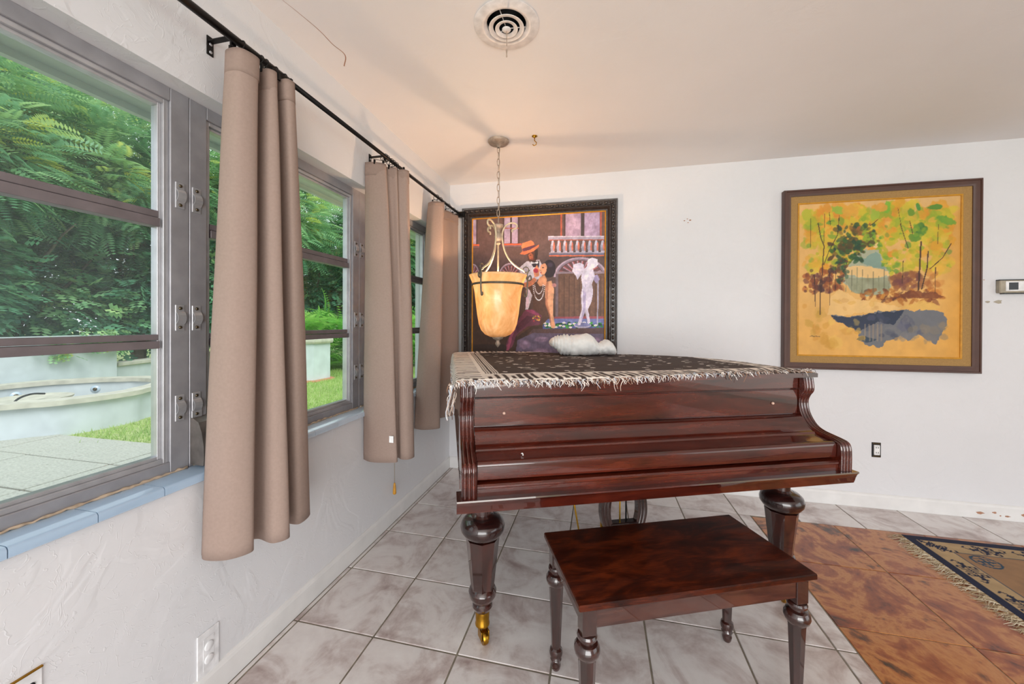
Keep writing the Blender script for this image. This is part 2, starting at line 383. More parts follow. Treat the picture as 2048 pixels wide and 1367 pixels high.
def tile_mat(name, stops, scale, mott, rough, coat):
    m, nt, b = new_mat(name)
    tc = nt.nodes.new('ShaderNodeTexCoord'); oi = nt.nodes.new('ShaderNodeObjectInfo')
    vm = nt.nodes.new('ShaderNodeVectorMath'); vm.operation = 'MULTIPLY_ADD'
    cb = nt.nodes.new('ShaderNodeCombineXYZ')
    for k in range(3): nt.links.new(oi.outputs['Random'], cb.inputs[k])
    nt.links.new(cb.outputs[0], vm.inputs[0]); vm.inputs[1].default_value = (37, 53, 71); nt.links.new(tc.outputs['Object'], vm.inputs[2])
    n1 = noise(nt, vm.outputs[0], scale, 6, .62, mott); n2 = noise(nt, vm.outputs[0], scale*5, 3, .6)
    a = nt.nodes.new('ShaderNodeMath'); a.operation = 'MULTIPLY_ADD'; nt.links.new(n2, a.inputs[0]); a.inputs[1].default_value = .22 if coat > .17 else .34; nt.links.new(n1, a.inputs[2])
    nt.links.new(ramp(nt, a.outputs[0], stops), b.inputs['Base Color'])
    b.inputs['Roughness'].default_value = rough; b.inputs['Coat Weight'].default_value = coat; b.inputs['Coat Roughness'].default_value = .12
    bump(nt, b, n1, .06, .01); return m
MT['tile'] = tile_mat('pale_ceramic_tile', [(.40, L4((166, 148, 144))), (.52, L4((196, 184, 181))), (.64, L4((219, 213, 211))), (.82, L4((230, 226, 224)))], 4.5, .8, .32, .2)
MT['slate'] = tile_mat('rust_slate_tile', [(.43, L4((50, 38, 32))), (.51, L4((124, 62, 36))), (.61, L4((154, 84, 45))), (.69, L4((186, 126, 72))), (.76, L4((170, 104, 54))), (.81, L4((116, 68, 40))), (.88, L4((62, 48, 38)))], 3.2, 1.4, .36, .15)
MT['grout'] = simple('grout', (136, 127, 113), .9, 0, 30, .2)
MT['grout_left'] = MT['grout']
def shade_mat():
    m = bpy.data.materials.new('amber_alabaster_glass'); m.use_nodes = True; nt = m.node_tree; nt.nodes.clear()
    out = nt.nodes.new('ShaderNodeOutputMaterial'); v = coords(nt, 'Object', (1, 1, .7)); f = noise(nt, v, 7, 4, .6, 2.2)
    c = ramp(nt, f, [(.3, (.64, .42, .18, 1)), (.5, (.75, .57, .31, 1)), (.7, (.84, .72, .50, 1))])
    d = nt.nodes.new('ShaderNodeBsdfDiffuse'); nt.links.new(c, d.inputs[0]); t = nt.nodes.new('ShaderNodeBsdfTranslucent'); nt.links.new(c, t.inputs[0])
    g = nt.nodes.new('ShaderNodeBsdfGlossy'); g.inputs['Roughness'].default_value = .15
    m1 = nt.nodes.new('ShaderNodeMixShader'); m1.inputs[0].default_value = .45; nt.links.new(d.outputs[0], m1.inputs[1]); nt.links.new(t.outputs[0], m1.inputs[2])
    m2 = nt.nodes.new('ShaderNodeMixShader'); m2.inputs[0].default_value = .05; nt.links.new(m1.outputs[0], m2.inputs[1]); nt.links.new(g.outputs[0], m2.inputs[2])
    e = nt.nodes.new('ShaderNodeEmission'); e.inputs[1].default_value = .10; nt.links.new(c, e.inputs[0])
    ad = nt.nodes.new('ShaderNodeAddShader'); nt.links.new(m2.outputs[0], ad.inputs[0]); nt.links.new(e.outputs[0], ad.inputs[1])
    nt.links.new(ad.outputs[0], out.inputs[0]); return m
MT['shade'] = shade_mat()
m, nt, b = new_mat('lit_bulb'); b.inputs['Emission Color'].default_value = (1, .75, .42, 1); b.inputs['Emission Strength'].default_value = 6; MT['bulb'] = m

#PART2
# ------------------------------------------------------------------ room shell
H = 2.44; XW, YW = -.012, .012; XR, YF = 6.8, -6.4
OY0, OY1, OZ0, OZ1 = -2.995, -.235, .745, 2.0
def struct(o): o['kind'] = 'structure'; return o
w = MB()
w.box((-.21, YF, -.1), (XW, YW, OZ0)); w.box((-.21, YF, OZ1), (XW, YW, H+.1)); w.box((-.21, YF, OZ0), (XW, OY0, OZ1)); w.box((-.21, OY1, OZ0), (XW, YW, OZ1))
wall_left = struct(w.build('wall_left', MT['wall']))
wall_back = struct(MB().box((-.21, YW, -.1), (XR+.2, YW+.2, H+.1)).build('wall_back', MT['wall']))
w = MB()   # wall on the right; its opening is added to admit fill light
w.box((XR, YF-.2, -.1), (XR+.2, -5.2, H+.1)); w.box((XR, -1.6, -.1), (XR+.2, YW, H+.1)); w.box((XR, -5.2, 2.36), (XR+.2, -1.6, H+.1))
struct(w.build('wall_right', MT['wall']))
w = MB()  # wall behind the camera, with an unseen opening made for fill light
w.box((-.21, YF-.2, -.1), (.3, YF, H+.1)); w.box((4.9, YF-.2, -.1), (XR+.2, YF, H+.1)); w.box((.3, YF-.2, 2.36), (4.9, YF, H+.1))
struct(w.build('wall_front', MT['wall']))
VX, VY = .886, -1.597
# ceiling slab with the round hole of the air vent
def slab_with_hole(x0, y0, x1, y1, z0, z1, cx, cy, r, seg=48):
    mb = MB(); ang = [2*math.pi*k/seg for k in range(seg)]
    def edge(a):
        dx, dy = math.cos(a), math.sin(a); t = 1e9
        if dx > 1e-9: t = min(t, (x1-cx)/dx)
        if dx < -1e-9: t = min(t, (x0-cx)/dx)
        if dy > 1e-9: t = min(t, (y1-cy)/dy)
        if dy < -1e-9: t = min(t, (y0-cy)/dy)
        return (cx+dx*t, cy+dy*t)
    for c in ((x0,y0),(x1,y0),(x1,y1),(x0,y1)): ang.append(math.atan2(c[1]-cy, c[0]-cx) % (2*math.pi))
    ang = sorted(set(ang)); n = len(ang); v = []; f = []
    for z in (z0, z1):
        for a in ang: v.append((cx+r*math.cos(a), cy+r*math.sin(a), z))
        for a in ang: e = edge(a); v.append((e[0], e[1], z))
    for i in range(n):
        j = (i+1) % n; f.append((i, n+i, n+j, j)); f.append((2*n+i, 2*n+j, 3*n+j, 3*n+i)); f.append((i, j, 2*n+j, 2*n+i))
    return mb.add(v, f)
ceiling = struct(slab_with_hole(-.21, YF-.2, XR+.2, YW+.2, H, H+.12, VX, VY, .082).build('ceiling', MT['ceiling']))
cr = catmull([(0.109, -1.892), (0.123, -1.824), (0.137, -1.734), (0.137, -1.66), (0.146, -1.59), (0.094, -1.527)], 6)
cm = MB()
for i in range(len(cr)-1):
    a, b_ = cr[i], cr[i+1]; d = np.array([-(b_-a)[1], (b_-a)[0]]); d = d/np.hypot(*d)*(.0006+.0016*(i/len(cr)))
    cm.add([(a[0]-d[0],a[1]-d[1],H-.0006),(b_[0]-d[0],b_[1]-d[1],H-.0006),(b_[0]+d[0],b_[1]+d[1],H-.0006),(a[0]+d[0],a[1]+d[1],H-.0006)], [(0,1,2,3)])
cm.build('ceiling_crack', MT['trim_dark'], ceiling)
# floor: grout bed and tiles
floor = struct(MB().box((-.21, YF-.2, -.12), (XR+.2, YW+.2, -.003)).build('floor', MT['grout']))
TX, TY, TS, G = .0231, -.3022, .3543, .0035
BX, BY, BS = 2.222, -.318, .4565
cache = {}
def tile(x0, y0, x1, y1, m):
    sx, sy = round(x1-x0, 3), round(y1-y0, 3); key = (sx, sy, m.name)
    if key not in cache:
        o = MB().box((-sx/2, -sy/2, -.008), (sx/2, sy/2, 0), .0016).build('floor_tile', m, floor); cache[key] = o.data
    else: o = link('floor_tile', cache[key], floor)
    o.location = ((x0+x1)/2, (y0+y1)/2, 0)
for i in range(-1, 16):
    x0 = TX+i*TS; x1 = x0+TS
    if i < 0: x0 = 0.0
    for j in range(-1, 11):
        y1 = TY-j*TS; y0 = y1-TS
        if j < 0: y1 = 0.0
        if x0 > 5.2: continue
        if j < 0:
            if x0 >= BX-.02: y0 = BY+.001
            tile(x0+G, y0+G, x1-G, y1-G*.3, MT['tile'])
        else:
            if x0 >= BX-.03: continue
            X1 = min(x1, BX-.004); tile(x0+G, y0+G, X1-G*(.2 if x1 > BX else 1), y1-G, MT['tile'])
for i in range(7):
    for j in range(9):
        x0 = BX+i*BS; y1 = BY-j*BS; tile(x0+.0025, y1-BS+.0025, x0+BS-.0025, y1-.0025, MT['slate'])
# baseboards
bb = MB(); prof = [(XW,-.001),(0,-.001),(0,.078),(-.003,.088),(-.008,.094),(XW,.096)]
bb.prism([(p[0], p[1]) for p in prof], 1, YF, 0.0)
baseboard_left = struct(bb.build('baseboard_left', MT['base']))
bb = MB(); bb.prism([(-p[0], p[1]) for p in prof], 0, 0.0, XR)
baseboard_back = struct(bb.build('baseboard_back', MT['base']))
for (x, z, a, c) in ((3.66,.035,.022,.008),(3.735,.045,.012,.006),(3.765,.028,.005,.004),(3.80,.028,.015,.005),(3.88,.045,.010,.008)):
    k = MB(); n = 9; pts = [(x+a*math.cos(t)*(1+.3*math.sin(3*t+x*50)), z+c*math.sin(t)*(1+.25*math.cos(5*t))) for t in [2*math.pi*i/n for i in range(n)]]
    k.prism(pts, 1, -.0004, .0004); k.build('chipped_paint', MT['trim_dark'], baseboard_back)
for (x, z, r) in ((1.875,2.028,.006),(1.895,2.04,.005),(1.915,2.03,.008),(1.90,2.012,.005),(3.70,1.40,.012),(3.755,1.40,.02),(3.68,1.543,.004)):
    k = MB(); n = 8; k.prism([(x+r*math.cos(t)*(1+.4*math.sin(3*t+x*90)), z+r*.6*math.sin(t)) for t in [2*math.pi*i/n for i in range(n)]], 1, YW-.0012, YW+.001)
    k.build('wall_scuff', MT['trim_dark'] if r < .009 else MT['plastic_beige'], wall_back)
# roof overhang and outside soffit
ev = MB(); ev.box((-.50, -8, 2.085), (-.21, 4, 2.30)); ev.box((-.525, -8, 2.06), (-.50, 4, 2.30))
struct(ev.build('eave_soffit', MT['soffit']))
struct(MB().box((-.6, YF-6, -.095), (XR+.2, YF-.21, -.06)).build('neutral_slab_rear', MT['concrete'])); struct(MB().box((XR+.21, YF-6, -.095), (XR+7, YW+2, -.06)).build('neutral_slab_side', MT['concrete']))  # unseen neutral slabs added to keep green lawn out of piano reflections
struct(MB().box((-.6, YF-.8, H+.13), (XR+.8, YW+.8, H+.3)).build('roof_slab', MT['roofing']))

# ------------------------------------------------------------------ windows
sill = struct(MB().box((-.14, OY0, OZ0-.002), (XW+.004, OY1, .752)).build('trim_1', MT['grout']))
k = 0; y = -1.30+.1525*7
ys = [-1.302+.1515*i for i in range(-12, 8)]
for y0 in ys:
    y1 = y0+.1515; a, b_ = max(y0, OY0), min(y1, OY1)
    if b_-a < .01: continue
    pr = [(-.12,.752),(-.12,.768),(.002,.768),(.007,.766),(.010,.761),(.010,.743),(.006,.740),(XW+.002,.740)]
    # tile profile in x,z extruded along y
    t = MB(); t.prism(pr, 1, a+.001, b_-.001); t.build('sill_tile', MT['sill'] if y0 < -1.9 else MT['sill_pale'], sill, 40)
def caulk_line(y0, y1, parent, seed):
    r = random.Random(seed); n = int((y1-y0)/.012); pts = [(-.081+r.uniform(-.003,.003), y0+(y1-y0)*i/n, .770+r.uniform(-.001,.003)) for i in range(n+1)]
    MB().tube(pts, [r.uniform(.002,.0065) for _ in pts], 6).build('caulk_bead', MT['caulk'], parent)
FX = -.085
def clip(parent, y, z, mirror):
    c = MB(); wy = .014
    c.box((FX-.001, y-wy, z-.042), (FX+.003, y+wy, z+.042), .001)
    arch = [(FX+.003, z-.021), (FX+.007, z-.017), (FX+.0115, z-.009), (FX+.013, z), (FX+.0115, z+.009), (FX+.007, z+.017), (FX+.003, z+.021)]
    inner = [(x-.0025 if x > FX+.004 else x, zz) for x, zz in reversed(arch)]
    c.prism(arch+inner, 1, y-wy*.9, y+wy*.95)
    o = c.build('jamb_clip', MT['alu_light'], parent)
    for dz in (-.031, .031):
        s = MB().lathe([(.0055,0),(.0055,.002),(.003,.0045)], 10); s.v = [(FX+.003+p[2], y+p[0], z+dz+p[1]) for p in s.v]; s.build('screw', MT['screw'], o)
def window(n, y0, y1, glass, haze_rail, opleft):
    root = empty('window_%d' % n, (0,0,0)); struct(root)
    J = .058; z0, z1 = .768, OZ1; zb, zt = .805, 1.958
    f = MB()
    for a, b_ in ((y0, y0+J), (y1-J, y1)): f.box((-.150, a+.0008, z0), (FX, b_-.0008, z1), .0015)
    f.box((-.150, y0+J, zt), (FX, y1-J, z1), .0015); f.box((-.150, y0+J, z0), (FX, y1-J, zb), .0015)
    f.build('frame', MT['alu'], root)
    e = MB(); g0, g1 = y0+J, y1-J          # sash perimeter, two stepped beads
    for d, wd, xa in ((.0, .014, -.093), (.014, .010, -.103)):
        e.box((-.13, g0+d, zb+d), (xa, g0+d+wd, zt-d), .001); e.box((-.13, g1-d-wd, zb+d), (xa, g1-d, zt-d), .001)
        e.box((-.13, g0+d+wd, zt-d-wd), (xa, g1-d-wd, zt-d), .001); e.box((-.13, g0+d+wd, zb+d), (xa, g1-d-wd, zb+d+wd), .001)
    e.build('sash_bead', MT['alu_light'], root)
    A, B = g0+.024, g1-.024
    for (r0, r1) in ((1.552, 1.602), (1.170, 1.214)):
        r = MB(); zm = r0+(r1-r0)*.56
        r.box((-.132, A-.002, r0), (-.094, B+.002, zm-.001), .0012); r.box((-.132, A-.002, zm+.001), (-.100, B+.002, r1), .0012)
        r.build('meeting_rail', MT['alu_dark'] if haze_rail else MT['alu_light'] if n == 9 else MT['alu_dark'], root)
    for (p0, p1) in ((zb+.022, 1.171), (1.213, 1.553), (1.601, zt-.022)):
        MB().box((-.119, A-.003, p0), (-.115, B+.003, p1)).build('pane', glass, root)
    for z in (1.665, 1.267, .973):
        if n != 1: clip(root, y0+.022, z, 1)
        if n != 3: clip(root, y1-.030, z, -1)
    if opleft:      # crank operator housing on the left jamb foot
        pr = [(FX,.775),(FX+.056,.775),(FX+.058,.80),(FX+.056,.84),(FX+.048,.885),(FX+.034,.918),(FX+.012,.930),(FX,.932)]
        o = MB().prism(pr, 1, y0+.004, y0+.054).build('operator_housing', MT['rusty'], root)
        MB().box((FX, y0+.006, .928), (FX+.004, y0+.04, .955), .001).build('mounting_tab', MT['alu_light'], o)
        MB().tube([(FX+.05, y0+.054, .80), (FX+.05, y0+.062, .80)], .006, 8).build('crank_stub', MT['screw'], o)
    caulk_line(y0+.01, y1-.01, root, n)
    return root
U = .9175
window(1, -2.073-U, -2.073, MT['glass_hazy'], True, False)
window(2, -2.073, -1.155, MT['glass_clear'], False, True)
window(3, -1.155, -.237, MT['glass_clear'], False, False)

# ------------------------------------------------------------------ curtain rod and curtains
RX, RZ = .10, 2.166
rod = empty('curtain_rod', (RX, -3.2, RZ))
tag(rod, 'long black metal curtain rod running above the windows', 'curtain rod')
def rl(p): return (p[0]-RX, p[1]+3.2, p[2]-RZ)
MB().tube([rl((RX,-3.2,RZ)), rl((RX,-1.86,RZ))], .0125, 16).build('outer_tube', MT['black'], rod)
MB().tube([rl((RX,-1.86,RZ)), rl((RX,-.05,RZ))], .0100, 16).build('inner_tube', MT['black'], rod)
MB().box(rl((RX-.02,-.055,RZ-.022)), rl((RX+.045,-.02,RZ+.022)), .002).build('end_socket', MT['black'], rod)
MB().box(rl((XW,-.04,RZ-.01)), rl((RX-.02,-.03,RZ+.012)), .001).build('end_arm', MT['black'], rod)
for by in (-2.064, -1.165):
    b_ = MB(); b_.box(rl((XW, by-.011, RZ-.03)), rl((XW+.004, by+.011, RZ+.032)), .001); b_.box(rl((XW, by-.009, RZ+.012)), rl((RX-.005, by+.009, RZ+.017)), .0006)
    b_.box(rl((RX-.02, by-.009, RZ-.014)), rl((RX-.012, by+.009, RZ+.014)), .001)
    o = b_.build('bracket', MT['black'], rod)
    for dz in (-.02, .006):
        s = MB().lathe([(.005,0),(.005,.002),(.002,.003)], 10); s.v = [rl((XW+.004+p[2], by+p[0], RZ+dz+p[1])) for p in s.v]; s.build('screw', MT['alu_light'], o)
def sheet(name, T, B, zt, zb, m, parent, off=0, nz=40, thick=.002, wav=0.0, loc=(0,0,0), bow=0):
    P = catmull(T, 8); Q = catmull(B, 8); n = len(P); V = []
    for k in range(nz+1):
        h = k/nz; e = h**.8; R = P*(1-e)+Q*e
        t = np.gradient(R, axis=0); nn = np.stack([-t[:, 1], t[:, 0]], 1); nn /= np.linalg.norm(nn, axis=1)[:, None]+1e-9
        R = R-nn*off; z = zt+(zb-zt)*h
        s = np.linspace(0, 1, n); R = R+nn*(wav*np.sin(9*s+5*h)*math.sin(math.pi*h))[:, None]
        V.append(np.column_stack([R, np.full(n, z)]))
    V = np.concatenate(V)-np.array(loc); o = np_mesh(name, V, grid_faces(n, nz+1), m, parent, True)
    md = o.modifiers.new('thickness', 'SOLIDIFY'); md.thickness = thick; md.offset = 0
    return o
def ring(parent, loc, y, tilt, drop, px):
    R = .021; c = MB(); cz = RZ-.009
    pts = [(RX+R*math.cos(a)-loc[0], y+tilt*math.sin(a)-loc[1], cz+R*math.sin(a)-loc[2]) for a in [2*math.pi*i/20 for i in range(20)]]
    c.tube(pts, .0018, 6, True); o = c.build('curtain_ring', MT['black'], parent)
    q = MB(); q.box((px[0]-.004-loc[0], px[1]-.005-loc[1], drop-.012-loc[2]), (px[0]+.004-loc[0], px[1]+.005-loc[1], drop+.014-loc[2]), .001)
    q.tube([(RX-loc[0], y-tilt-loc[1], cz-R-loc[2]), (px[0]-loc[0], px[1]-loc[1], drop+.014-loc[2])], .0014, 5)
    q.build('clip', MT['black'], o)
def curtain(label, T, B, zt, zb, rings, extra=None):
    loc = (T[0][0], T[0][1], zb); r = empty('curtain', loc); tag(r, label, 'curtain', 'taupe curtains on the black rod')
    sheet('panel', T, B, zt, zb, MT['curtain'], r, wav=.003, loc=loc)
    B2 = [tuple(np.array(t)*(1-.04)+np.array(b)*.04) for t, b in zip(T, B)]
    sheet('header_band', T, B2, zt+.001, zt-.072, MT['curtain_head'], r, off=0, nz=4, loc=loc, thick=.007)
    for ry, px in rings: ring(r, loc, ry, .006, zt+.002, px)
    return r, loc
curtain('nearest taupe curtain, widest and longest in view beside the hazy window',
    [(.045,-2.050),(.080,-2.080),(.130,-2.076),(.140,-2.022),(.078,-2.004),(.085,-1.982),(.132,-1.975),(.138,-1.950),(.080,-1.938),(.105,-1.918),(.152,-1.915),(.152,-1.885),(.10,-1.872)],
    [(.010,-2.105),(.050,-2.125),(.118,-2.106),(.152,-2.052),(.095,-2.012),(.110,-1.990),(.180,-2.000),(.203,-1.955),(.115,-1.915),(.120,-1.885),(.172,-1.875),(.150,-1.800),(.06,-1.788)],
    2.128, .507, [(-2.055,(.09,-2.077)),(-1.985,(.11,-1.98)),(-1.965,(.13,-1.956)),(-1.925,(.13,-1.93)),(-1.885,(.148,-1.893))])
c2, l2 = curtain('middle taupe curtain of three with a white tag near its hem',
    [(-.002,-1.222),(.030,-1.220),(.065,-1.205),(.092,-1.176),(.074,-1.146),(.100,-1.130),(.128,-1.122),(.120,-1.095),(.160,-1.085),(.168,-1.055),(.12,-1.04)],
    [(.002,-1.235),(.060,-1.262),(.130,-1.258),(.200,-1.234),(.168,-1.186),(.176,-1.172),(.205,-1.190),(.240,-1.182),(.252,-1.140),(.22,-1.10),(.15,-1.08)],
    2.128, .507, [(-1.20,(.05,-1.214)),(-1.18,(.085,-1.185)),(-1.14,(.09,-1.135)),(-1.115,(.125,-1.11)),(-1.085,(.155,-1.085))])
MB().box((.166-l2[0], -1.252-l2[1], .615-l2[2]), (.19-l2[0], -1.249-l2[1], .65-l2[2])).build('care_tag', MT['tag'], c2)
curtain('farthest taupe curtain in the corner beside the carved painting frame',
    [(.030,-.500),(.085,-.520),(.142,-.478),(.070,-.430),(.040,-.360),(.085,-.290),(.100,-.210),(.115,-.130),(.07,-.10)],
    [(.010,-.670),(.090,-.682),(.174,-.616),(.085,-.520),(.030,-.420),(.080,-.340),(.130,-.260),(.140,-.170),(.06,-.13)],
    2.128, .52, [(-.52,(.07,-.515)),(-.46,(.13,-.465)),(-.30,(.075,-.29)),(-.20,(.1,-.21)),(-.13,(.11,-.135))])
cord = empty('pull_cord', (.02, -.945, .19)); tag(cord, 'thin pull cord with a small yellow wooden tassel on the wall', 'pull cord')
MB().tube([(0,-.008,.9),(.003,-.005,.5),(0,0,.062)], .0016, 6).build('string', MT['plastic_beige'], cord)
MB().lathe([(.004,.07),(.006,.062),(.008,.05),(.0105,.015),(.011,.004),(.008,0)], 14).build('tassel', MT['ochre_fillet'], cord)

# ------------------------------------------------------------------ wall fittings
o = empty('outlet_plate', (XW, -2.069, .16)); tag(o, 'painted-over white outlet plate low on the wall under the windows', 'outlet')
MB().box((0,-.036,-.074),(.005,.036,.074),.0015).build('plate', MT['wallplate'], o)
MB().box((.005,-.018,-.052),(.006,.018,.052),.0004).build('insert', MT['wallplate'], o)
for dz in (-.022,.022):
    q = MB().lathe([(.015,0),(.015,.003),(.012,.005)], 18); q.v = [(.005+p[2], p[0], dz+p[1]) for p in q.v]; q.build('receptacle', MT['wallplate'], o)
o = empty('switch_box_cover', (XW, -2.493, .396)); tag(o, 'white cover plate with a gold edge at the lower left', 'cover plate')
MB().box((0,-.04,-.06),(.004,.040,.056),.001).build('plate', MT['wallplate'], o)
MB().box((0,-.040,.056),(.006,.041,.060),.0005).build('gold_edge', MT['brass'], o)
for dy in (.0,.022): q = MB().lathe([(.006,0),(.006,.002)], 10); q.v = [(.004+p[2], p[0]+dy, .028+p[1]) for p in q.v]; q.build('screw_hole', MT['plastic_dark'], o)
o = empty('wall_outlet', (3.10, YW, .396)); tag(o, 'bare duplex outlet without cover plate on the back wall', 'outlet')
MB().box((-.026,-.004,-.05),(.026,.001,.05),.001).build('box_recess', MT['plastic_dark'], o)
MB().box((-.017,-.012,-.034),(.017,-.003,.034),.002).build('body', MT['plastic_white'], o)
for dz in (-.017,.017):
    for dx in (-.006,.006): MB().box((dx-.0015,-.0128,dz-.004),(dx+.0015,-.0118,dz+.005)).build('slot', MT['plastic_dark'], o)
MB().box((-.022,-.006,.038),(.022,-.003,.05),.001).build('mounting_ear', MT['screw'], o); MB().box((-.022,-.006,-.05),(.022,-.003,-.038),.001).build('mounting_ear', MT['screw'], o)
o = empty('thermostat', (3.74, YW, 1.495)); tag(o, 'beige wall thermostat with a small dark display beside the watercolour', 'thermostat')
MB().box((0,-.028,-.040),(.17,0,.042),.004).build('housing', MT['plastic_beige'], o)
MB().box((.028,-.031,-.028),(.165,-.027,.034),.001).build('face', MT['plastic_white'], o); MB().box((.0,-.027,.040),(.17,-.001,.046),.001).build('top_strip', MT['plastic_dark'], o)
MB().box((.043,-.0325,-.02),(.09,-.030,.026),.001).build('display', MT['plastic_dark'], o)
MB().box((.02,-.030,-.046),(.17,-.002,-.040),.001).build('bottom_strip', MT['plastic_dark'], o)  # dark strips run along the housing's top and bottom edges

# ceiling vent
vent = empty('ceiling_vent', (VX, VY, H)); tag(vent, 'round white ceiling air vent with concentric rings and a pull chain', 'air vent')
fl = [(.128,-.001),(.130,-.004),(.126,-.006),(.108,-.006),(.098,-.009),(.088,-.008),(.079,-.001),(.078,.006),(.080,.006),(.083,-.001)]
MB().lathe(fl+[fl[0]], 64, cap=False).build('flange', MT['vent_white'], vent, 40)
MB().lathe([(.081,.02),(.081,.11),(.0,.11)], 40, cap=False).build('duct_collar', MT['duct'], vent)
for r0, r1, zb_ in ((.070,.053,-.016),(.045,.029,-.020)):
    pr = [(r0,zb_+.001),(r0,zb_+.003),(r0-.004,zb_+.004),(r1+.002,zb_+.008),(r1,zb_+.008),(r1,zb_+.006),(r0-.004,zb_+.001),(r0,zb_+.001)]
    MB().lathe(pr, 48, cap=False).build('ring', MT['vent_white'], vent, 50)
sp = MB()
for a in (0.4, 2.5, 4.6): sp.tube([(.010*math.cos(a),.010*math.sin(a),-.012),(.080*math.cos(a),.080*math.sin(a),.004)], .0018, 6)
sp.build('spoke', MT['vent_white'], vent)
MB().lathe([(.0001,-.022),(.016,-.021),(.018,-.018),(.012,-.014),(.0001,-.012)], 20, cap=False).build('hub', MT['vent_white'], vent)
ch = MB()
for i in range(14): ch.lathe([(.0002,.0018),(.0016,.001),(.0018,0),(.0016,-.001),(.0002,-.0018)], 8, (0,.004,-.024-i*.0042), cap=False)
ch.lathe([(.002,-.093),(.0035,-.096),(.0022,-.115),(.0035,-.122),(.002,-.125)], 10, (0,.004,0)); ch.build('pull_chain', MT['weathered'], vent)
# brass hook on the ceiling
hk = empty('ceiling_hook', (.846, -.686, H)); tag(hk, 'small brass hook screwed in the ceiling beside the lamp canopy', 'hook')
MB().lathe([(.018,0),(.018,-.003),(.010,-.007),(.004,-.012)], 18).build('rose', MT['brass'], hk)
MB().tube([(0,0,-.008),(0,0,-.03),(.012,0,-.042),(.010,0,-.056),(-.004,0,-.060),(-.012,0,-.052)], .003, 8).build('hook', MT['brass'], hk)

# ------------------------------------------------------------------ pendant lamp
LX, LY = .605, -.671
lamp = empty('pendant_lamp', (LX, LY, 1.09)); tag(lamp, 'lit amber glass bowl pendant lamp hanging over the piano', 'lamp')
def lz(z): return z-1.09
MB().lathe([(.0,2.440),(.069,2.440),(.070,2.434),(.062,2.424),(.040,2.414),(.018,2.408),(.012,2.400),(.008,2.396)], 32, (0,0,-1.09), cap=False).build('canopy', MT['weathered'], lamp, 50)
lk = []
for i in range(17):
    a = 2*math.pi*i/16; lk.append((.0085*math.cos(a), 0, .020*math.sin(a)+(.004 if math.sin(a) > 0 else -.004)))
lm = None; z = 2.385; i = 0
while z > 1.905:
    if lm is None: o = MB().tube(lk[:-1], .0024, 6, True).build('chain_link', MT['weathered'], lamp); lm = o.data
    else: o = link('chain_link', lm, lamp)
    o.location = (0, 0, lz(z)); o.rotation_euler = (0, 0, (i % 2)*math.pi/2+.3); z -= .0415; i += 1
MB().tube([(.004,.002,lz(2.40)),(.006,.004,lz(2.2)),(.004,.006,lz(1.9))], .0018, 6).build('lamp_wire', MT['weathered'], lamp)
MB().lathe([(.001,1.895),(.036,1.893),(.038,1.887),(.030,1.874),(.018,1.86),(.014,1.845),(.020,1.833),(.026,1.815),(.022,1.795),(.012,1.778),(.016,1.772),(.008,1.762)], 28, (0,0,-1.09)).build('hub', MT['weathered'], lamp, 50)
MB().tube([(0,0,lz(1.77)),(0,0,lz(1.50))], .0062, 10).build('stem', MT['cream_iron'], lamp)
ARM = catmull([(.092,1.846),(.094,1.862),(.118,1.872),(.122,1.890),(.104,1.904),(.072,1.902),(.040,1.876),(.026,1.83),(.030,1.78),(.045,1.72),(.075,1.665),(.118,1.622),(.160,1.598),(.175,1.585)], 6)
HOOK = catmull([(.205,1.600),(.192,1.578),(.188,1.545),(.200,1.530),(.216,1.538),(.214,1.558),(.206,1.56),(.194,1.54),(.192,1.50),(.190,1.45),(.184,1.425),(.174,1.430),(.176,1.445)], 5)
for k, a in enumerate((math.radians(-108), math.radians(12), math.radians(140))):
    ca, sa = math.cos(a), math.sin(a)
    MB().tube([(r*ca, r*sa, lz(z)) for r, z in ARM], .0058, 8).build('arm', MT['cream_iron'], lamp)
    g = MB().tube([(r*ca, r*sa, lz(z)) for r, z in HOOK], .0052, 8)
    tr = [(.182*ca+.018*math.cos(t)*ca, .182*sa+.018*math.cos(t)*sa, lz(1.600)+.018*math.sin(t)) for t in [2*math.pi*i/16 for i in range(16)]]
    g.tube(tr, .0035, 6, True); g.build('side_hook', MT['iron'], lamp)
gl = [(.000,1.160),(.05,1.162),(.085,1.178),(.110,1.206),(.125,1.245),(.136,1.31),(.146,1.39),(.153,1.45),(.160,1.485),(.170,1.52),(.184,1.55),(.190,1.562),(.186,1.564),(.178,1.548),(.165,1.52),(.154,1.485),(.148,1.45),(.141,1.39),(.131,1.31),(.120,1.248),(.106,1.211),(.082,1.184),(.05,1.168),(.0,1.166)]
MB().lathe(gl, 48, (0,0,-1.09), cap=False).build('glass_shade', MT['shade'], lamp)
MB().tube([(.166*math.cos(t), .166*math.sin(t), lz(1.502)) for t in [2*math.pi*i/48 for i in range(48)]], .007, 8, True).build('rim_band', MT['iron'], lamp)
MB().lathe([(.036,1.168),(.038,1.160),(.030,1.148),(.014,1.142),(.010,1.134),(.016,1.120),(.017,1.114),(.008,1.100),(.001,1.092)], 20, (0,0,-1.09)).build('finial', MT['weathered'], lamp, 50)
MB().lathe([(.001,1.34),(.02,1.345),(.029,1.37),(.028,1.395),(.016,1.42),(.013,1.45),(.001,1.452)], 16, (0,0,-1.09), cap=False).build('bulb', MT['bulb'], lamp)
pl = bpy.data.lights.new('lamp_light', 'POINT'); pl.energy = 23; pl.color = (1.0, .64, .39); pl.shadow_soft_size = .02
po = bpy.data.objects.new('lamp_light', pl); COL.objects.link(po); po.location = (LX, LY, 1.475)
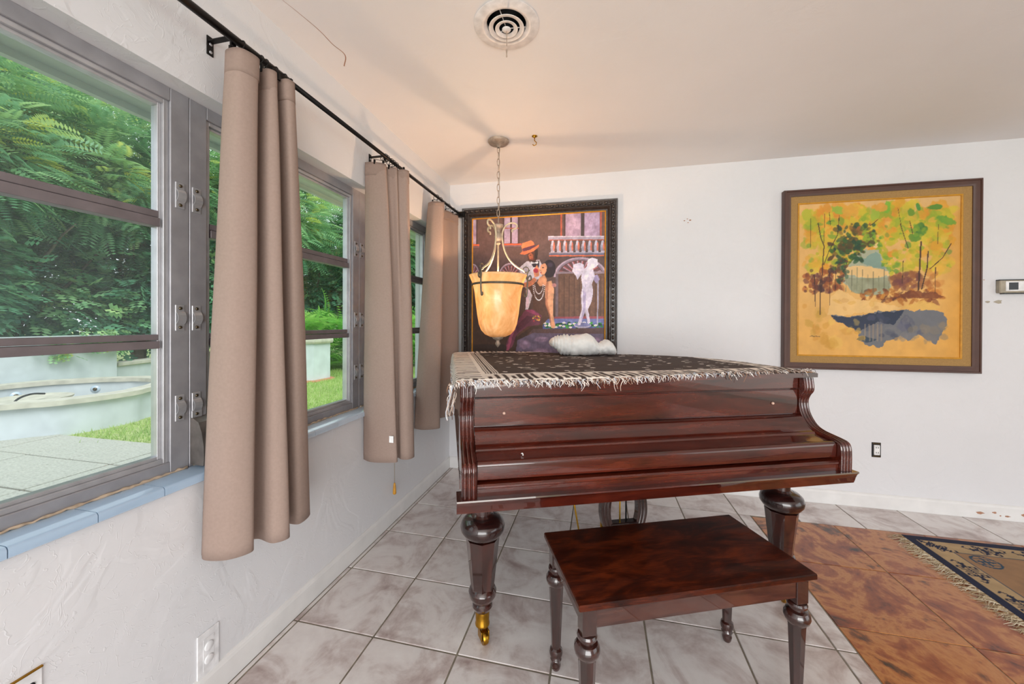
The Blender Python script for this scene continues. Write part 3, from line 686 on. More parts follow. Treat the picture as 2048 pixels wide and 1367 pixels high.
#PART3
# ------------------------------------------------------------------ grand piano
PA = math.radians(22.6); PO = (.811, -1.875, 0)
piano = empty('grand_piano', PO, PA); tag(piano, 'polished mahogany baby grand piano, lid and fallboard closed', 'piano')
lid_ctrl = [(1.552,.60),(1.53,.74),(1.44,.90),(1.30,1.035),(1.10,1.135),(.90,1.20),(.72,1.285),(.56,1.395),(.42,1.465),(.25,1.497),(.08,1.475),(.008,1.42),(-.012,1.34)]
LID = [(-.012,.145),(.75,.145),(1.552,.145)]+[tuple(p) for p in catmull(lid_ctrl, 5)]
def inset(poly, d):
    n = len(poly); out = []
    for i in range(n):
        a, b_, c = np.array(poly[i-1]), np.array(poly[i]), np.array(poly[(i+1) % n])
        e1 = b_-a; e2 = c-b_; n1 = np.array([-e1[1], e1[0]])/(np.hypot(*e1)+1e-9); n2 = np.array([-e2[1], e2[0]])/(np.hypot(*e2)+1e-9)
        m_ = n1+n2; m_ = m_/(m_@m_+1e-9)*2; out.append(tuple(b_+m_*d))
    return out
CASE = [(max(u, 0.0), max(v, .19)) for u, v in inset(LID, .013)]
MB().prism(CASE, 2, .62, 1.018).build('case', MT['piano'], piano, 35)
rim = inset(LID, .0065); rim = [(u, max(v, .19)) for u, v in rim]
MB().prism(rim, 2, .618, .66).build('case_moulding', MT['piano'], piano, 35)
lid = MB(); lid.prism(LID, 2, 1.0205, 1.038); lid.prism(inset(LID, .003), 2, 1.038, 1.0405); lid.build('lid', MT['piano'], piano, 35)
MB().box((.0,.03,.622),(1.54,.5,.69)).build('keybed', MT['piano'], piano)
MB().prism([(-.020,.668),(-.021,.663),(-.014,.656),(-.008,.642),(-.004,.628),(.0,.618),(.06,.618),(.06,.668)], 0, -.020, 1.560).build('keybed_moulding', MT['piano'], piano, 30)
MB().prism([(.006,.668),(.005,.694),(.000,.698),(.000,.704),(.006,.709),(.040,.713),(.040,.668)], 0, .049, 1.491).build('key_slip', MT['piano'], piano, 30)
fb = catmull([(.020,.719),(.014,.724),(.012,.764),(.016,.776),(.028,.781),(.036,.778),(.06,.781),(.096,.788),(.103,.795),(.114,.799),(.128,.807),(.139,.819),(.148,.833),(.158,.845),(.172,.852),(.188,.854)], 4)
MB().prism([tuple(p) for p in fb]+[(.25,.854),(.25,.719)], 0, .050, 1.490, True).build('fallboard', MT['piano'], piano, 35)
MB().box((.050,.184,.857),(1.490,.21,.962),.0015).build('front_panel', MT['piano'], piano)
MB().box((.052,.190,.962),(1.488,.21,.969)).build('panel_gap', MT['gap'], piano)
MB().box((.050,.182,.969),(1.490,.21,1.0205),.0015).build('lid_rail', MT['piano'], piano)
for u in (.165, 1.36): MB().lathe([(.0055,0),(.006,.004),(.0045,.008),(.001,.010)], 14).build('panel_knob', MT['white_bead'], piano).matrix_local = Matrix.Translation((u,.184,.905)) @ Matrix.Rotation(math.radians(90), 4, 'X')
# scrolled arms with reeded fronts
APATH = catmull([(-.007,.669),(-.008,.70),(-.008,.735),(-.006,.762),(.002,.777),(.024,.784),(.060,.790),(.098,.797),(.128,.810),(.150,.832),(.167,.860),(.176,.890),(.176,.918),(.165,.943),(.154,.957),(.150,.972),(.152,.995),(.156,1.018)], 3)
def arm(u0, u1):
    n = len(APATH); t = np.gradient(APATH, axis=0); nn = np.stack([-t[:, 1], t[:, 0]], 1); nn /= np.linalg.norm(nn, axis=1)[:, None]
    if nn[0, 0] > 0: nn = -nn
    us, hs = [], []
    wd = u1-u0
    for k in range(3):                       # three reeds with quirks between
        a = u0+.004+(wd-.008)*k/3; b_ = u0+.004+(wd-.008)*(k+1)/3
        for f_, h in ((.02,-.004),(.10,.001),(.28,.0045),(.5,.0055),(.72,.0045),(.90,.001),(.98,-.004)): us.append(a+(b_-a)*f_); hs.append(h)
    us = [u0, u0+.003]+us+[u1-.003, u1]; hs = [-.003, .0]+hs+[.0, -.003]
    V = []
    for i in range(n):
        for u, h in zip(us, hs): V.append((u, APATH[i, 0]+nn[i, 0]*h, APATH[i, 1]+nn[i, 1]*h))
    m_ = len(us); mb = MB(); F = [(i*m_+j, i*m_+j+1, (i+1)*m_+j+1, (i+1)*m_+j) for i in range(n-1) for j in range(m_-1)]
    mb.add(V, F, True)
    side = [(APATH[i, 0]-nn[i, 0]*.003, APATH[i, 1]-nn[i, 1]*.003) for i in range(n)]+[(.30,1.018),(.30,.669)]
    mb.prism(side, 0, u0, u1); mb.build('arm', MT['piano'], piano, 50)
arm(-.004, .047); arm(1.493, 1.544)
def piano_leg(u, v, rot):
    lg = MB()
    lg.lathe([(.045,.62),(.045,.56),(.050,.545),(.034,.53),(.034,.504),(.046,.496),(.066,.489),(.080,.476),(.086,.459),(.084,.443),(.073,.427),(.058,.416),(.050,.412)], 36)
    oc = MB(); lg.lathe([(.068,.412),(.066,.404),(.046,.222),(.049,.214)], 8, smooth=False, phase=math.radians(22.5))
    lg.lathe([(.040,.220),(.049,.213),(.055,.200),(.054,.184),(.046,.170),(.034,.163),(.034,.156),(.039,.150),(.040,.140),(.034,.128),(.027,.119)], 28)
    o = lg.build('leg', MT['leg_wood'], piano, 28); o.location = (u, v, 0); o.rotation_euler = (0,0,rot)
    kn = MB(); kn.lathe([(.046,.4975),(.0665,.4905),(.0812,.477),(.0875,.459),(.0855,.4425),(.074,.4255),(.058,.4145)], 36, cap=False); kn.build('turned_knob', MT['piano_dark'], o)
    c = MB(); c.lathe([(.027,.119),(.028,.112),(.026,.075),(.029,.070),(.028,.064),(.016,.060),(.012,.054)], 20)
    c.box((-.017,-.034,.020),(-.012,.006,.056),.001); c.box((.012,-.034,.020),(.017,.006,.056),.001); c.box((-.017,-.012,.052),(.017,.008,.060),.001)
    c.build('caster_cup', MT['brass'], o, 40)
    wv = MB(); wv.lathe([(.008,-.0115),(.024,-.010),(.026,-.004),(.026,.004),(.024,.010),(.008,.0115)], 24); wv.v = [(p[2], -.020+p[0], .0262+p[1]) for p in wv.v]
    wv.build('caster_wheel', MT['brass'], o, 40)
    return o
piano_leg(.088,.225,math.radians(15)); piano_leg(1.452,.225,math.radians(-12)); piano_leg(.37,1.27,.3)
# lyre with pedals
ly = empty('lyre', (.80,.47,0), 0, piano)
for s in (-1, 1):
    pts = catmull([(s*.035,0,.62),(s*.05,0,.53),(s*.085,0,.42),(s*.095,0,.33),(s*.075,0,.24),(s*.062,0,.17),(s*.075,0,.125)], 6)
    pm = MB()
    for i, p_ in enumerate(pts[:-1]):
        q = pts[i+1]; hw = .024
        pm.add([(p_[0]-hw,-.018,p_[2]),(p_[0]+hw,-.018,p_[2]),(p_[0]+hw,.018,p_[2]),(p_[0]-hw,.018,p_[2]),(q[0]-hw,-.018,q[2]),(q[0]+hw,-.018,q[2]),(q[0]+hw,.018,q[2]),(q[0]-hw,.018,q[2])],
               [(0,1,5,4),(1,2,6,5),(2,3,7,6),(3,0,4,7)], False)
    for dx in (-.012,.004): pm.tube([(p_[0]+dx+.004,-.018,p_[2]) for p_ in pts], .005, 6)
    pm.build('lyre_post', MT['leg_wood'], ly, 30)
MB().box((-.14,-.05,.075),(.14,.05,.128),.004).build('pedal_box', MT['piano'], ly)
MB().box((-.07,-.02,.26),(.07,.02,.285),.003).build('lyre_bridge', MT['piano_dark'], ly)
for s in (-1, 1):
    MB().tube([(s*.05,-.04,.092),(s*.05,-.10,.085),(s*.05,-.15,.06)], [.008,.012,.018], 8).build('pedal', MT['brass'], ly)
    MB().tube([(s*.016,.0,.128),(s*.016,.0,.61)], .004, 8).build('pedal_rod', MT['gold'] if s < 0 else MT['black'], ly)
MB().tube([(-.105,.02,.61),(-.105,.02,.10)], .0042, 8).build('brace_rod', MT['gold'], ly)
MB().tube([(-.275,.06,.61),(-.19,.03,.10)], .0042, 8).build('brace_rod', MT['gold'], ly)

# ------------------------------------------------------------------ piano bench
bench = empty('piano_bench', (1.4855,-1.692,0), math.radians(23.2)); tag(bench, 'dark mahogany piano bench with turned octagonal legs', 'bench')
BW, BD = .3885, .1865
MB().box((-BW,-BD,.461),(BW,BD,.480),.003).build('seat_top', MT['bench_top'], bench)
ix, iy = BW-.016, BD-.016
MB().box((-ix+.04,-iy+.004,.398),(ix-.04,-iy+.02,.461),.001).build('apron', MT['bench_wood'], bench); MB().box((-ix+.04,iy-.02,.398),(ix-.04,iy-.004,.461),.001).build('apron', MT['bench_wood'], bench)
MB().box((-ix+.004,-iy+.04,.398),(-ix+.02,iy-.04,.461),.001).build('apron', MT['bench_wood'], bench); MB().box((ix-.02,-iy+.04,.398),(ix-.004,iy-.04,.461),.001).build('apron', MT['bench_wood'], bench)
bl = MB(); q = .021
bl.box((-q,-q,.378),(q,q,.461),.0015)
bl.lathe([(.017,.379),(.026,.376),(.029,.370),(.028,.363),(.021,.358),(.021,.353),(.030,.349),(.036,.340),(.0375,.330),(.034,.318),(.027,.310),(.024,.306)], 28)
bl.lathe([(.0265,.309),(.0255,.302),(.0165,.082),(.018,.078)], 8, smooth=False, phase=math.radians(22.5))
bl.lathe([(.016,.082),(.022,.076),(.0245,.066),(.023,.056),(.017,.050),(.018,.046),(.0205,.040),(.0175,.032),(.0165,.026),(.018,.020),(.0155,.006),(.012,0)], 24)
first = None
for sx in (-1, 1):
    for sy in (-1, 1):
        if first is None: o = bl.build('leg', MT['leg_wood'], bench, 28); first = o.data
        else: o = link('leg', first, bench)
        o.location = (sx*(ix-.021), sy*(iy-.021), 0)

# ------------------------------------------------------------------ shawl over the lid
def near_outline(P, poly):
    best = np.full(len(P), 1e9); Q = np.zeros_like(P)
    for i in range(len(poly)):
        a, b_ = np.array(poly[i]), np.array(poly[(i+1) % len(poly)]); e = b_-a; t = np.clip(((P-a)@e)/(e@e), 0, 1); q = a+t[:, None]*e; d = np.hypot(*(P-q).T)
        k = d < best; best[k] = d[k]; Q[k] = q[k]
    return best, Q
def drape(P, lift=0.0):
    P = np.asarray(P, float); ins = inpoly(P[:, 0], P[:, 1], LID); d, q = near_outline(P, LID); d = np.where(ins, 0, d)
    u, v = P[:, 0], P[:, 1]
    wr = .004*(vnoise(u*5, v*9, 11, 3)-.4)+.003*np.maximum(0, np.sin(v*23+3*vnoise(u*2, v*2, 5)*6))*sstep(.3, .9, vnoise(u*3, v*3, 8))
    edge = np.where(ins, np.clip(d, 0, 1), 0)
    z = 1.0435+np.maximum(wr, -.0005)+lift
    out = P-q; nrm = out/(np.hypot(*out.T)[:, None]+1e-9)
    r = .010; ang = np.minimum(d/r, math.pi/2); hang = np.maximum(d-r*math.pi/2, 0)
    push = r*np.sin(ang)+.006*np.sin(u*60+v*55)*sstep(.0, .08, hang)+.004*sstep(0,.02,hang)
    X = np.where(ins[:, None], P, q+nrm*push[:, None]); Z = np.where(ins, z, 1.0435-r*(1-np.cos(ang))-hang)
    return np.column_stack([X, Z])
U0, U1, V0, V1 = -.085, 1.605, .132, 1.505
nx, ny = 330, 250
uu, vv = np.meshgrid(np.linspace(U0, U1, nx), np.linspace(V0, V1, ny))
# slightly uneven cloth: front edge drifts
def lay(u, v):
    u, v = np.asarray(u, float), np.asarray(v, float); f = 1-(v-V0)/(V1-V0); s = (u-U0)/(U1-U0)
    v2 = v+(.012*(vnoise(u*4, u*0, 4)-.5)+.004+.030*sstep(.35, .95, s))*f
    return np.column_stack([u-.072*sstep(.6, 1, s)*sstep(.20, .0, v-V0), v2])
P2 = lay(uu.ravel(), vv.ravel())
V3 = drape(P2)
cream, dark = (236, 226, 216), (68, 53, 47)
pt = Paint(uu, vv, dark)
bw = .132
def keys(pt, along, across, key, c1, c2):
    """piano-key border: along = running coordinate, across = 0 at the outer edge .. bw"""
    m = (across < bw) & (across >= 0); ph = (along/key) % 1.0; idx = np.floor(along/key).astype(int) % 7
    pt.mix(m, c1); blk = (ph > .25) & (ph < .82) & (across > bw*.08) & np.isin(idx, [0,1,2,3,4,5,6]); wide = np.isin(idx, [0,1,3,4,5])
    pt.mix(m & blk & (wide | (across < bw*.55)), c2); pt.mix(m & (across < bw*.42) & (ph > .22) & (ph < .9) & np.isin(idx, [1,4]), c2)
# right and back borders, then front and left
keys(pt, vv-V0, U1-uu, .030, cream, dark); keys(pt, uu-U0, V1-vv, .030, cream, dark); keys(pt, uu-U0, vv-V0, .030, cream, dark)
m = (uu-U0 < .185) & (vv-V0 > .02) & (V1-vv > .02)
st = ((vv-V0)/.050+.5*vnoise(uu*3, vv*8, 2)) % 1.0
pt.mix(m, cream); pt.mix(m & (st > .72) & (uu-U0 < .165), dark)
ins_ = (uu-U0 > bw) & (U1-uu > bw) & (vv-V0 > bw) & (V1-vv > bw)
dd = np.minimum(np.minimum(U1-uu, vv-V0), V1-vv)-bw
pt.mix((dd > 0) & (dd < .022) & (uu-U0 > .1), cream)
m = (uu-U0 > .185) & (uu-U0 < .245) & (vv-V0 > bw+.02) & (V1-vv > bw+.02); pt.mix(m & (((uu-U0) % .012) < .006), cream)
m = (uu-U0 > .165) & (uu-U0 < .190) & (vv-V0 > bw) & (V1-vv > bw); pt.mix(m, cream)
rg = random.Random(3)
for _ in range(190):       # note-like flecks
    cx, cy = rg.uniform(U0+.27, U1-.15), rg.uniform(V0+.16, V1-.16); kd = rg.random(); rot = rg.uniform(-.5, .5)
    if kd < .55: pt.ell(cx, cy, rg.uniform(.010,.017), rg.uniform(.006,.011), cream, .95, rot)
    elif kd < .8: pt.line([(cx, cy), (cx+rg.uniform(.02,.05), cy+rg.uniform(-.045,.045))], .006, cream)
    else:
        pp = [(cx+.02*math.cos(t), cy+.014*math.sin(t)) for t in np.linspace(0, rg.uniform(2,4.5), 7)]; pt.line(pp, .006, cream)
pt.C = np.clip(pt.C*(1+.10*(vnoise(uu*60, vv*60, 6, 2)-.5)[..., None]), 0, 255)
shawl = empty('shawl', (PO[0], PO[1], 1.04), PA); tag(shawl, 'fringed brown and cream shawl with piano key border on the piano lid', 'shawl')
V3[:, 2] -= 1.04
o = np_mesh('cloth', V3, grid_faces(nx, ny), MT['shawl'], shawl, True, lin(pt.C.reshape(-1, 3)))
# fringe strands
fv, ff, fc = [], [], []
def strand(pts, r, c):
    pts = np.asarray(pts, float); n0 = len(fv); n = len(pts)
    for i, p_ in enumerate(pts):
        rr = r*(1-.6*i/(n-1))
        for k in range(4): a = math.pi/2*k+.4; fv.append((p_[0]+rr*math.cos(a), p_[1]+rr*.9*math.sin(a), p_[2]+rr*.5*math.sin(a+1))); fc.append(c)
    for i in range(n-1):
        for k in range(4): k2 = (k+1) % 4; ff.append((n0+i*4+k, n0+i*4+k2, n0+(i+1)*4+k2, n0+(i+1)*4+k))
rg = random.Random(11); fcols = [(232,222,214),(206,186,172),(150,112,90),(88,70,64),(240,236,232),(196,202,212)]
def frange(n, fn):
    for i in range(n):
        a, outv = fn((i+rg.random())/n); l = rg.uniform(.012,.030)*(1.8 if rg.random() < .05 else 1); sw = rg.uniform(-.022,.022); c = lin(rg.choice(fcols))
        tt = np.linspace(0, 1, 6); tang = np.array([-outv[1], outv[0]])
        a = lay([a[0]], [a[1]])[0]; P = np.array([np.array(a)+np.array(outv)*l*t+tang*(sw*t+.006*math.sin(5*t+i)) for t in tt]); q = drape(P, .001)
        q[:, 2] -= 1.04; q[1:, 2] += rg.uniform(0, .010)*np.sin(np.linspace(0, math.pi, 5)); q[:, :2] += np.array(outv)*.002
        strand(q, rg.uniform(.0016,.0030), c)
frange(560, lambda s: ((U0+.02+(U1-U0-.03)*s, V0), (0,-1)))
frange(330, lambda s: ((U0, V0+(V1-V0)*s), (-1,0))); frange(380, lambda s: ((U0+(U1-U0)*s, V1), (0,1))); frange(300, lambda s: ((U1, V0+(V1-V0)*s), (1,0)))
for i in range(26):        # long tassel at the front left corner
    a = np.array([-.035+rg.uniform(-.012,.012), .15+rg.uniform(-.02,.03), -.008-rg.uniform(0,.03)]); l = rg.uniform(.05,.13)
    strand([a+np.array([.006*math.sin(6*t+i)-.006*t, .006*math.cos(5*t+i), -l*t]) for t in np.linspace(0,1,8)], rg.uniform(.002,.004), lin(rg.choice(fcols)))
o = np_mesh('fringe', np.array(fv), np.array(ff), MT['fringe'], shawl, True, np.array(fc)); o['kind'] = 'stuff'

# ------------------------------------------------------------------ white cloth bundle lying on the shawl
def swept(stations, n=40, wr=.0, seed=1, rib=None):
    V = []
    for i, (x, y, z, ry, rz_) in enumerate(stations):
        for k in range(n):
            a = 2*math.pi*k/n; w_ = 1+wr*(vnoise(np.array([i*.45]), np.array([k*.35]), seed, 3)[0]-.5)*2
            if rib is not None: w_ *= 1+rib[i]
            zz = z+rz_*math.sin(a)*w_
            V.append((x, y+ry*math.cos(a)*w_, max(zz, .001)))
    m_ = len(stations); F = [(i*n+k, i*n+(k+1) % n, (i+1)*n+(k+1) % n, (i+1)*n+k) for i in range(m_-1) for k in range(n)]
    mb = MB().add(V, F, True); mb.f.append(tuple(reversed(range(n)))); mb.sm.append(True); mb.f.append(tuple((m_-1)*n+k for k in range(n))); mb.sm.append(True)
    return mb
key = np.array([(-.205,.02,.078,.010,.008),(-.190,.01,.080,.040,.026),(-.165,0,.078,.062,.040),(-.135,0,.066,.080,.060),(-.10,0,.062,.090,.066),(-.06,0,.060,.092,.066),(-.02,0,.064,.092,.068),(.03,0,.066,.092,.070),(.07,0,.062,.085,.062),(.098,0,.048,.072,.044),(.115,0,.042,.064,.036),(.135,.01,.048,.072,.044),(.165,.01,.052,.078,.048),(.195,.005,.044,.070,.040),(.215,0,.030,.05,.026),(.226,0,.022,.012,.010)])
st = catmull(key, 5); rib = [(.09*math.sin(i*2.1) if 6 < i < 26 else 0) for i in range(len(st))]
bo = swept([tuple(s) for s in st], 44, .10, 5, rib).build('folded_garment', MT['white_cloth'])
bp = Matrix.Rotation(PA, 4, 'Z') @ Vector((.80, 1.075, 0)); bo.location = (PO[0]+bp.x, PO[1]+bp.y, 1.0475); bo.rotation_euler = (0,0,math.radians(9))
tag(bo, 'bundled white cotton garment lying on the shawl', 'garment')
cl = MB().tube(catmull([(-.005,.004,.004),(.0,.002,.007),(.003,-.002,.004),(.004,-.007,.002)], 4), [.0010,.0016,.002,.002,.002,.002,.002,.002,.002,.002,.002,.0018,.001], 6).build('paper_scrap', MT['tag'])
cl.location = (0,0,0); bp = Matrix.Rotation(PA, 4, 'Z') @ Vector((.213, .058, 0)); cl.location = (PO[0]+bp.x, PO[1]+bp.y, .7815); tag(cl, 'tiny curled white paper scrap lying on the piano fallboard', 'paper scrap')
#PART4
# ------------------------------------------------------------------ paintings
def picture(x0, x1, z0, z1, step, fn, base, m, parent, y):
    nx = int((x1-x0)/step)+1; nz = int((z1-z0)/step)+1
    xx, zz = np.meshgrid(np.linspace(x0, x1, nx), np.linspace(z0, z1, nz)); X, Y = fn(xx, zz); p_ = Paint(X, Y, base)
    return p_, xx, zz, nx, nz
def finish(p_, xx, zz, nx, nz, name, m, parent, loc, y):
    V = np.column_stack([xx.ravel()-loc[0], np.full(xx.size, y-loc[1]), zz.ravel()-loc[2]])
    return np_mesh(name, V, grid_faces(nx, nz), m, parent, False, lin(np.clip(p_.C, 0, 255).reshape(-1, 3)))
def frame_ring(x0, x1, z0, z1, wd, prof, name, m, parent, loc, sharp=40):
    """mitred moulding: prof = list of (distance from the outer edge, y)"""
    mb = MB(); n = len(prof); V = []
    for (d, y) in prof: V += [(x0+d-loc[0], y-loc[1], z0+d-loc[2]), (x1-d-loc[0], y-loc[1], z0+d-loc[2]), (x1-d-loc[0], y-loc[1], z1-d-loc[2]), (x0+d-loc[0], y-loc[1], z1-d-loc[2])]
    F = [(i*4+k, i*4+(k+1) % 4, (i+1)*4+(k+1) % 4, (i+1)*4+k) for i in range(n-1) for k in range(4)]
    return mb.add(V, F).build(name, m, parent, sharp)
# --- oil painting with a couple in a courtyard
X0, X1, Z0, Z1 = .110, 1.388, .86, 2.222
pic = empty('oil_painting', (.749, YW, Z0)); tag(pic, 'large oil painting of a courtyard couple in a dark carved frame', 'painting'); LOC = (.749, YW, Z0)
frame_ring(X0, X1, Z0, Z1, .09, [(0,YW-.001),(0,-.022),(.006,-.030),(.014,-.028),(.020,-.022),(.044,-.022),(.052,-.034),(.060,-.036),(.068,-.028),(.076,-.014),(.088,-.012),(.088,YW-.004)], 'frame', MT['carved'], pic, LOC)
frame_ring(X0+.088, X1-.088, Z0+.088, Z1-.088, .01, [(0,YW-.003),(0,-.017),(.004,-.019),(.009,-.016),(.009,YW-.003)], 'gilt_fillet', MT['gilt'], pic, LOC)
cv = MB()                                     # carved leaves along the frame
def bead(cx, cz, horiz):
    a, b_ = (.017,.009) if horiz else (.009,.017); y = -.024
    P = [(cx+a*math.cos(t)-LOC[0], y-.004-LOC[1], cz+b_*math.sin(t)-LOC[2]) for t in [2*math.pi*i/8 for i in range(8)]]
    n0 = [(cx-LOC[0], y-.012-LOC[1], cz-LOC[2])]; B_ = [(cx+1.15*a*math.cos(t)-LOC[0], y+.004-LOC[1], cz+1.15*b_*math.sin(t)-LOC[2]) for t in [2*math.pi*i/8 for i in range(8)]]
    cv.add(n0+P+B_, [(0,1+i,1+(i+1) % 8) for i in range(8)]+[(1+i,9+i,9+(i+1) % 8,1+(i+1) % 8) for i in range(8)], True)
for i in range(29):
    x = X0+.045+(X1-X0-.09)*i/28
    for z in (Z0+.032, Z1-.032): bead(x, z, True)
for i in range(29):
    z = Z0+.06+(Z1-Z0-.12)*i/28
    for x in (X0+.032, X1-.032): bead(x, z, False)
cv.build('carved_ornament', MT['carved'], pic)
def fn1(x, z): s = (x-.209)/1.077; return 185+1055*s, 232-60*s+(2.128-z)*(951+78*s)
p_, xx, zz, nx, nz = picture(X0+.094, X1-.094, Z0+.094, Z1-.094, .0031, fn1, (92, 70, 66), None, pic, 0)
X, Y = p_.X, p_.Y
p_.mix(sstep(700, 1250, Y), (58, 40, 30), .9); p_.mix(sstep(500, 200, X)*sstep(700, 900, Y), (60, 42, 30), .8); p_.mix(sstep(300, 480, Y)*sstep(750, 600, Y), (74, 60, 62), .6)
def pane_w(x0, y0, x1, y1, c=(184, 170, 192)):
    p_.rect(x0-14, y0-10, x1+14, y1+6, (66, 50, 50)); p_.rect(x0, y0, x1, y1, c); p_.mix((X > x0) & (X < x1) & (Y > y0) & (Y < y1), (120, 112, 136), .7*vnoise(1, 1)[()]*0+.0)
    p_.mix(((X > x0) & (X < x1) & (Y > y0) & (Y < y1))*vnoise(X/50, Y/50, 21), (120, 100, 128), .9)
pane_w(180, 200, 208, 430); p_.rect(180, 432, 236, 462, (196, 92, 56)); p_.rect(180, 446, 236, 462, (110, 84, 90))
pane_w(450, 200, 500, 425); pane_w(512, 190, 562, 425); p_.rect(446, 300, 570, 308, (150, 80, 62)); p_.rect(430, 428, 592, 440, (206, 84, 52)); p_.rect(430, 440, 592, 452, (104, 84, 92))
pane_w(945, 150, 1064, 372, (196, 172, 196)); pane_w(1090, 150, 1208, 372, (186, 170, 204)); p_.line([(912,150),(912,372)], 14, (170, 82, 62)); p_.line([(1076,150),(1076,372)], 16, (60, 52, 54)); p_.line([(1216,150),(1216,372)], 12, (160, 80, 66))
p_.rect(808, 368, 1240, 402, (148, 144, 166)); p_.rect(808, 368, 1240, 376, (190, 184, 200)); p_.rect(818, 396, 1240, 404, (150, 80, 66))
for i in range(9):
    cx = 845+i*48; p_.ell(cx, 460, 17, 40, (150, 150, 172)); p_.ell(cx, 425, 10, 22, (178, 178, 198)); p_.ell(cx+10, 455, 7, 38, (206, 100, 70), .8); p_.rect(cx-14, 488, cx+16, 502, (176, 170, 190))
p_.rect(816, 500, 1240, 532, (98, 100, 124)); p_.rect(816, 500, 1240, 507, (160, 156, 176)); p_.rect(816, 522, 1240, 532, (206, 104, 66))
def fan(cx, cy, rx, ry, n):
    up = Y < cy
    r = np.hypot((X-cx)/rx, (Y-cy)/ry); a = np.arctan2(cy-Y, X-cx); p_.mix((r < 1) & up, (132, 118, 136)); p_.mix((r < .86) & up, (96, 66, 70))
    p_.mix((r < .82) & up & ((a*n/math.pi) % 1 < .2), (176, 150, 170)); p_.mix((r < .82) & (r > .3) & up & ((a*n/math.pi) % 1 > .8), (168, 84, 80)); p_.mix((r < .28) & up, (122, 100, 116)); p_.mix((r > .93) & (r < 1) & up, (178, 158, 176))
fan(500, 690, 95, 105, 9); fan(180, 690, 58, 100, 7)
fan(1060, 700, 205, 160, 11)
p_.rect(868, 655, 1240, 672, (146, 128, 140)); p_.rect(868, 672, 890, 1030, (108, 92, 100)); p_.rect(890, 672, 1240, 1024, (116, 84, 66))
for i in range(9): p_.rect(892+i*40, 690, 898+i*40, 1018, (78, 54, 44)); p_.rect(908+i*40, 700, 912+i*40, 1000, (140, 104, 80), .6)
p_.mix(((X > 890) & (Y > 672) & (Y < 1024))*vnoise(X/18, Y/8, 31), (86, 60, 48), .7)
p_.rect(860, 1018, 1240, 1042, (150, 74, 84)); p_.rect(770, 1036, 1240, 1120, (78, 90, 150)); p_.mix(((X > 770) & (Y > 1036) & (Y < 1080))*vnoise(X/30, Y/6, 12), (140, 150, 200), .9)
rg = random.Random(5)
for _ in range(60): p_.ell(rg.uniform(752, 1225), rg.uniform(1068, 1112), rg.uniform(9, 18), rg.uniform(6, 10), rg.choice([(24,96,44),(40,130,58),(22,70,40),(60,150,60)]), 1, rg.uniform(-.5,.5))
for _ in range(26):
    fx, fy = rg.uniform(765, 1220), rg.uniform(1066, 1108)
    for t in range(5): p_.ell(fx+7*math.cos(t*1.256), fy+4*math.sin(t*1.256), 6, 4, (240, 236, 238))
    p_.ell(fx, fy, 3.5, 3, (236, 190, 70))
p_.poly([(690,1118),(1240,1110),(1240,1170),(640,1172)], (88, 66, 66)); p_.poly([(560,1210),(690,1150),(1240,1158),(1240,1420),(540,1420)], (98, 88, 112), 1, 4)
for (cx, cy, a, b_) in ((620,1240,60,48),(760,1200,70,26),(890,1220,70,40),(1040,1210,80,36),(1180,1220,60,40),(600,1340,70,50),(760,1310,90,50),(960,1330,100,50),(1150,1330,100,50)):
    p_.ell(cx, cy, a, b_, (134, 112, 138), .75, 0, .25, .4, cx); p_.ell(cx+8, cy-10, a*.6, b_*.4, (172, 148, 178), .6, 0, .3, .6, cy)
p_.mix((Y > 1240)*(X < 480), (48, 36, 30), .9)
# statue
sk = (214, 206, 226); sh = (160, 148, 188)
p_.line([(1196,700),(1194,1085)], 9, (170, 168, 190)); p_.ell(1080, 1090, 66, 22, (176, 172, 196)); p_.ell(1080, 1084, 60, 16, (120, 126, 176))
p_.poly([(1000,650),(1010,600),(1050,585),(1085,600),(1090,640),(1060,690),(1040,720),(1030,690)], sk, 1, 5); p_.poly([(1155,690),(1190,680),(1208,720),(1185,752),(1165,725)], sh, 1, 3)
p_.poly([(1078,640),(1110,620),(1160,640),(1172,690),(1150,760),(1160,820),(1148,900),(1120,960),(1140,1060),(1125,1080),(1098,980),(1062,1090),(1040,1090),(1072,960),(1068,850),(1076,780),(1068,700)], sk, 1, 3)
p_.poly([(1108,620),(1120,560),(1150,542),(1190,556),(1196,600),(1170,626),(1140,640),(1112,720),(1090,720)], (226, 222, 238), 1, 3)
p_.poly([(1100,760),(1108,800),(1100,960),(1076,1060),(1068,1050),(1084,940),(1082,820)], sh, .7, 3); p_.ell(1102, 800, 16, 30, (232, 226, 240), .6, 0, 0, .6)
# man with straw hat
p_.poly([(580,620),(640,570),(740,560),(770,620),(760,700),(720,720),(650,960),(625,960),(640,800),(588,720)], (206, 196, 206), 1, 3); p_.poly([(600,640),(640,600),(650,700),(610,720)], (150, 140, 160), .6, 4); p_.poly([(632,800),(662,800),(650,945),(632,945)], (214, 190, 204))
p_.poly([(640,520),(645,560),(668,585),(705,580),(724,545),(724,480),(640,500)], (70, 38, 30)); p_.poly([(648,520),(660,555),(690,560),(690,520),(670,500)], (156, 84, 54), .9); p_.poly([(700,480),(726,472),(724,545),(704,560)], (28, 18, 20))
p_.ell(682, 552, 12, 4, (120, 40, 36)); p_.ell(668, 522, 6, 3, (24, 16, 16)); p_.ell(706, 518, 6, 3, (20, 12, 12))
p_.poly([(580,512),(600,490),(660,480),(736,436),(732,456),(690,490),(620,518)], (196, 104, 66)); p_.poly([(592,450),(600,425),(670,402),(690,415),(702,445),(640,480),(604,490)], (206, 116, 74)); p_.poly([(600,468),(700,438),(704,456),(640,484),(606,492)], (76, 40, 62))
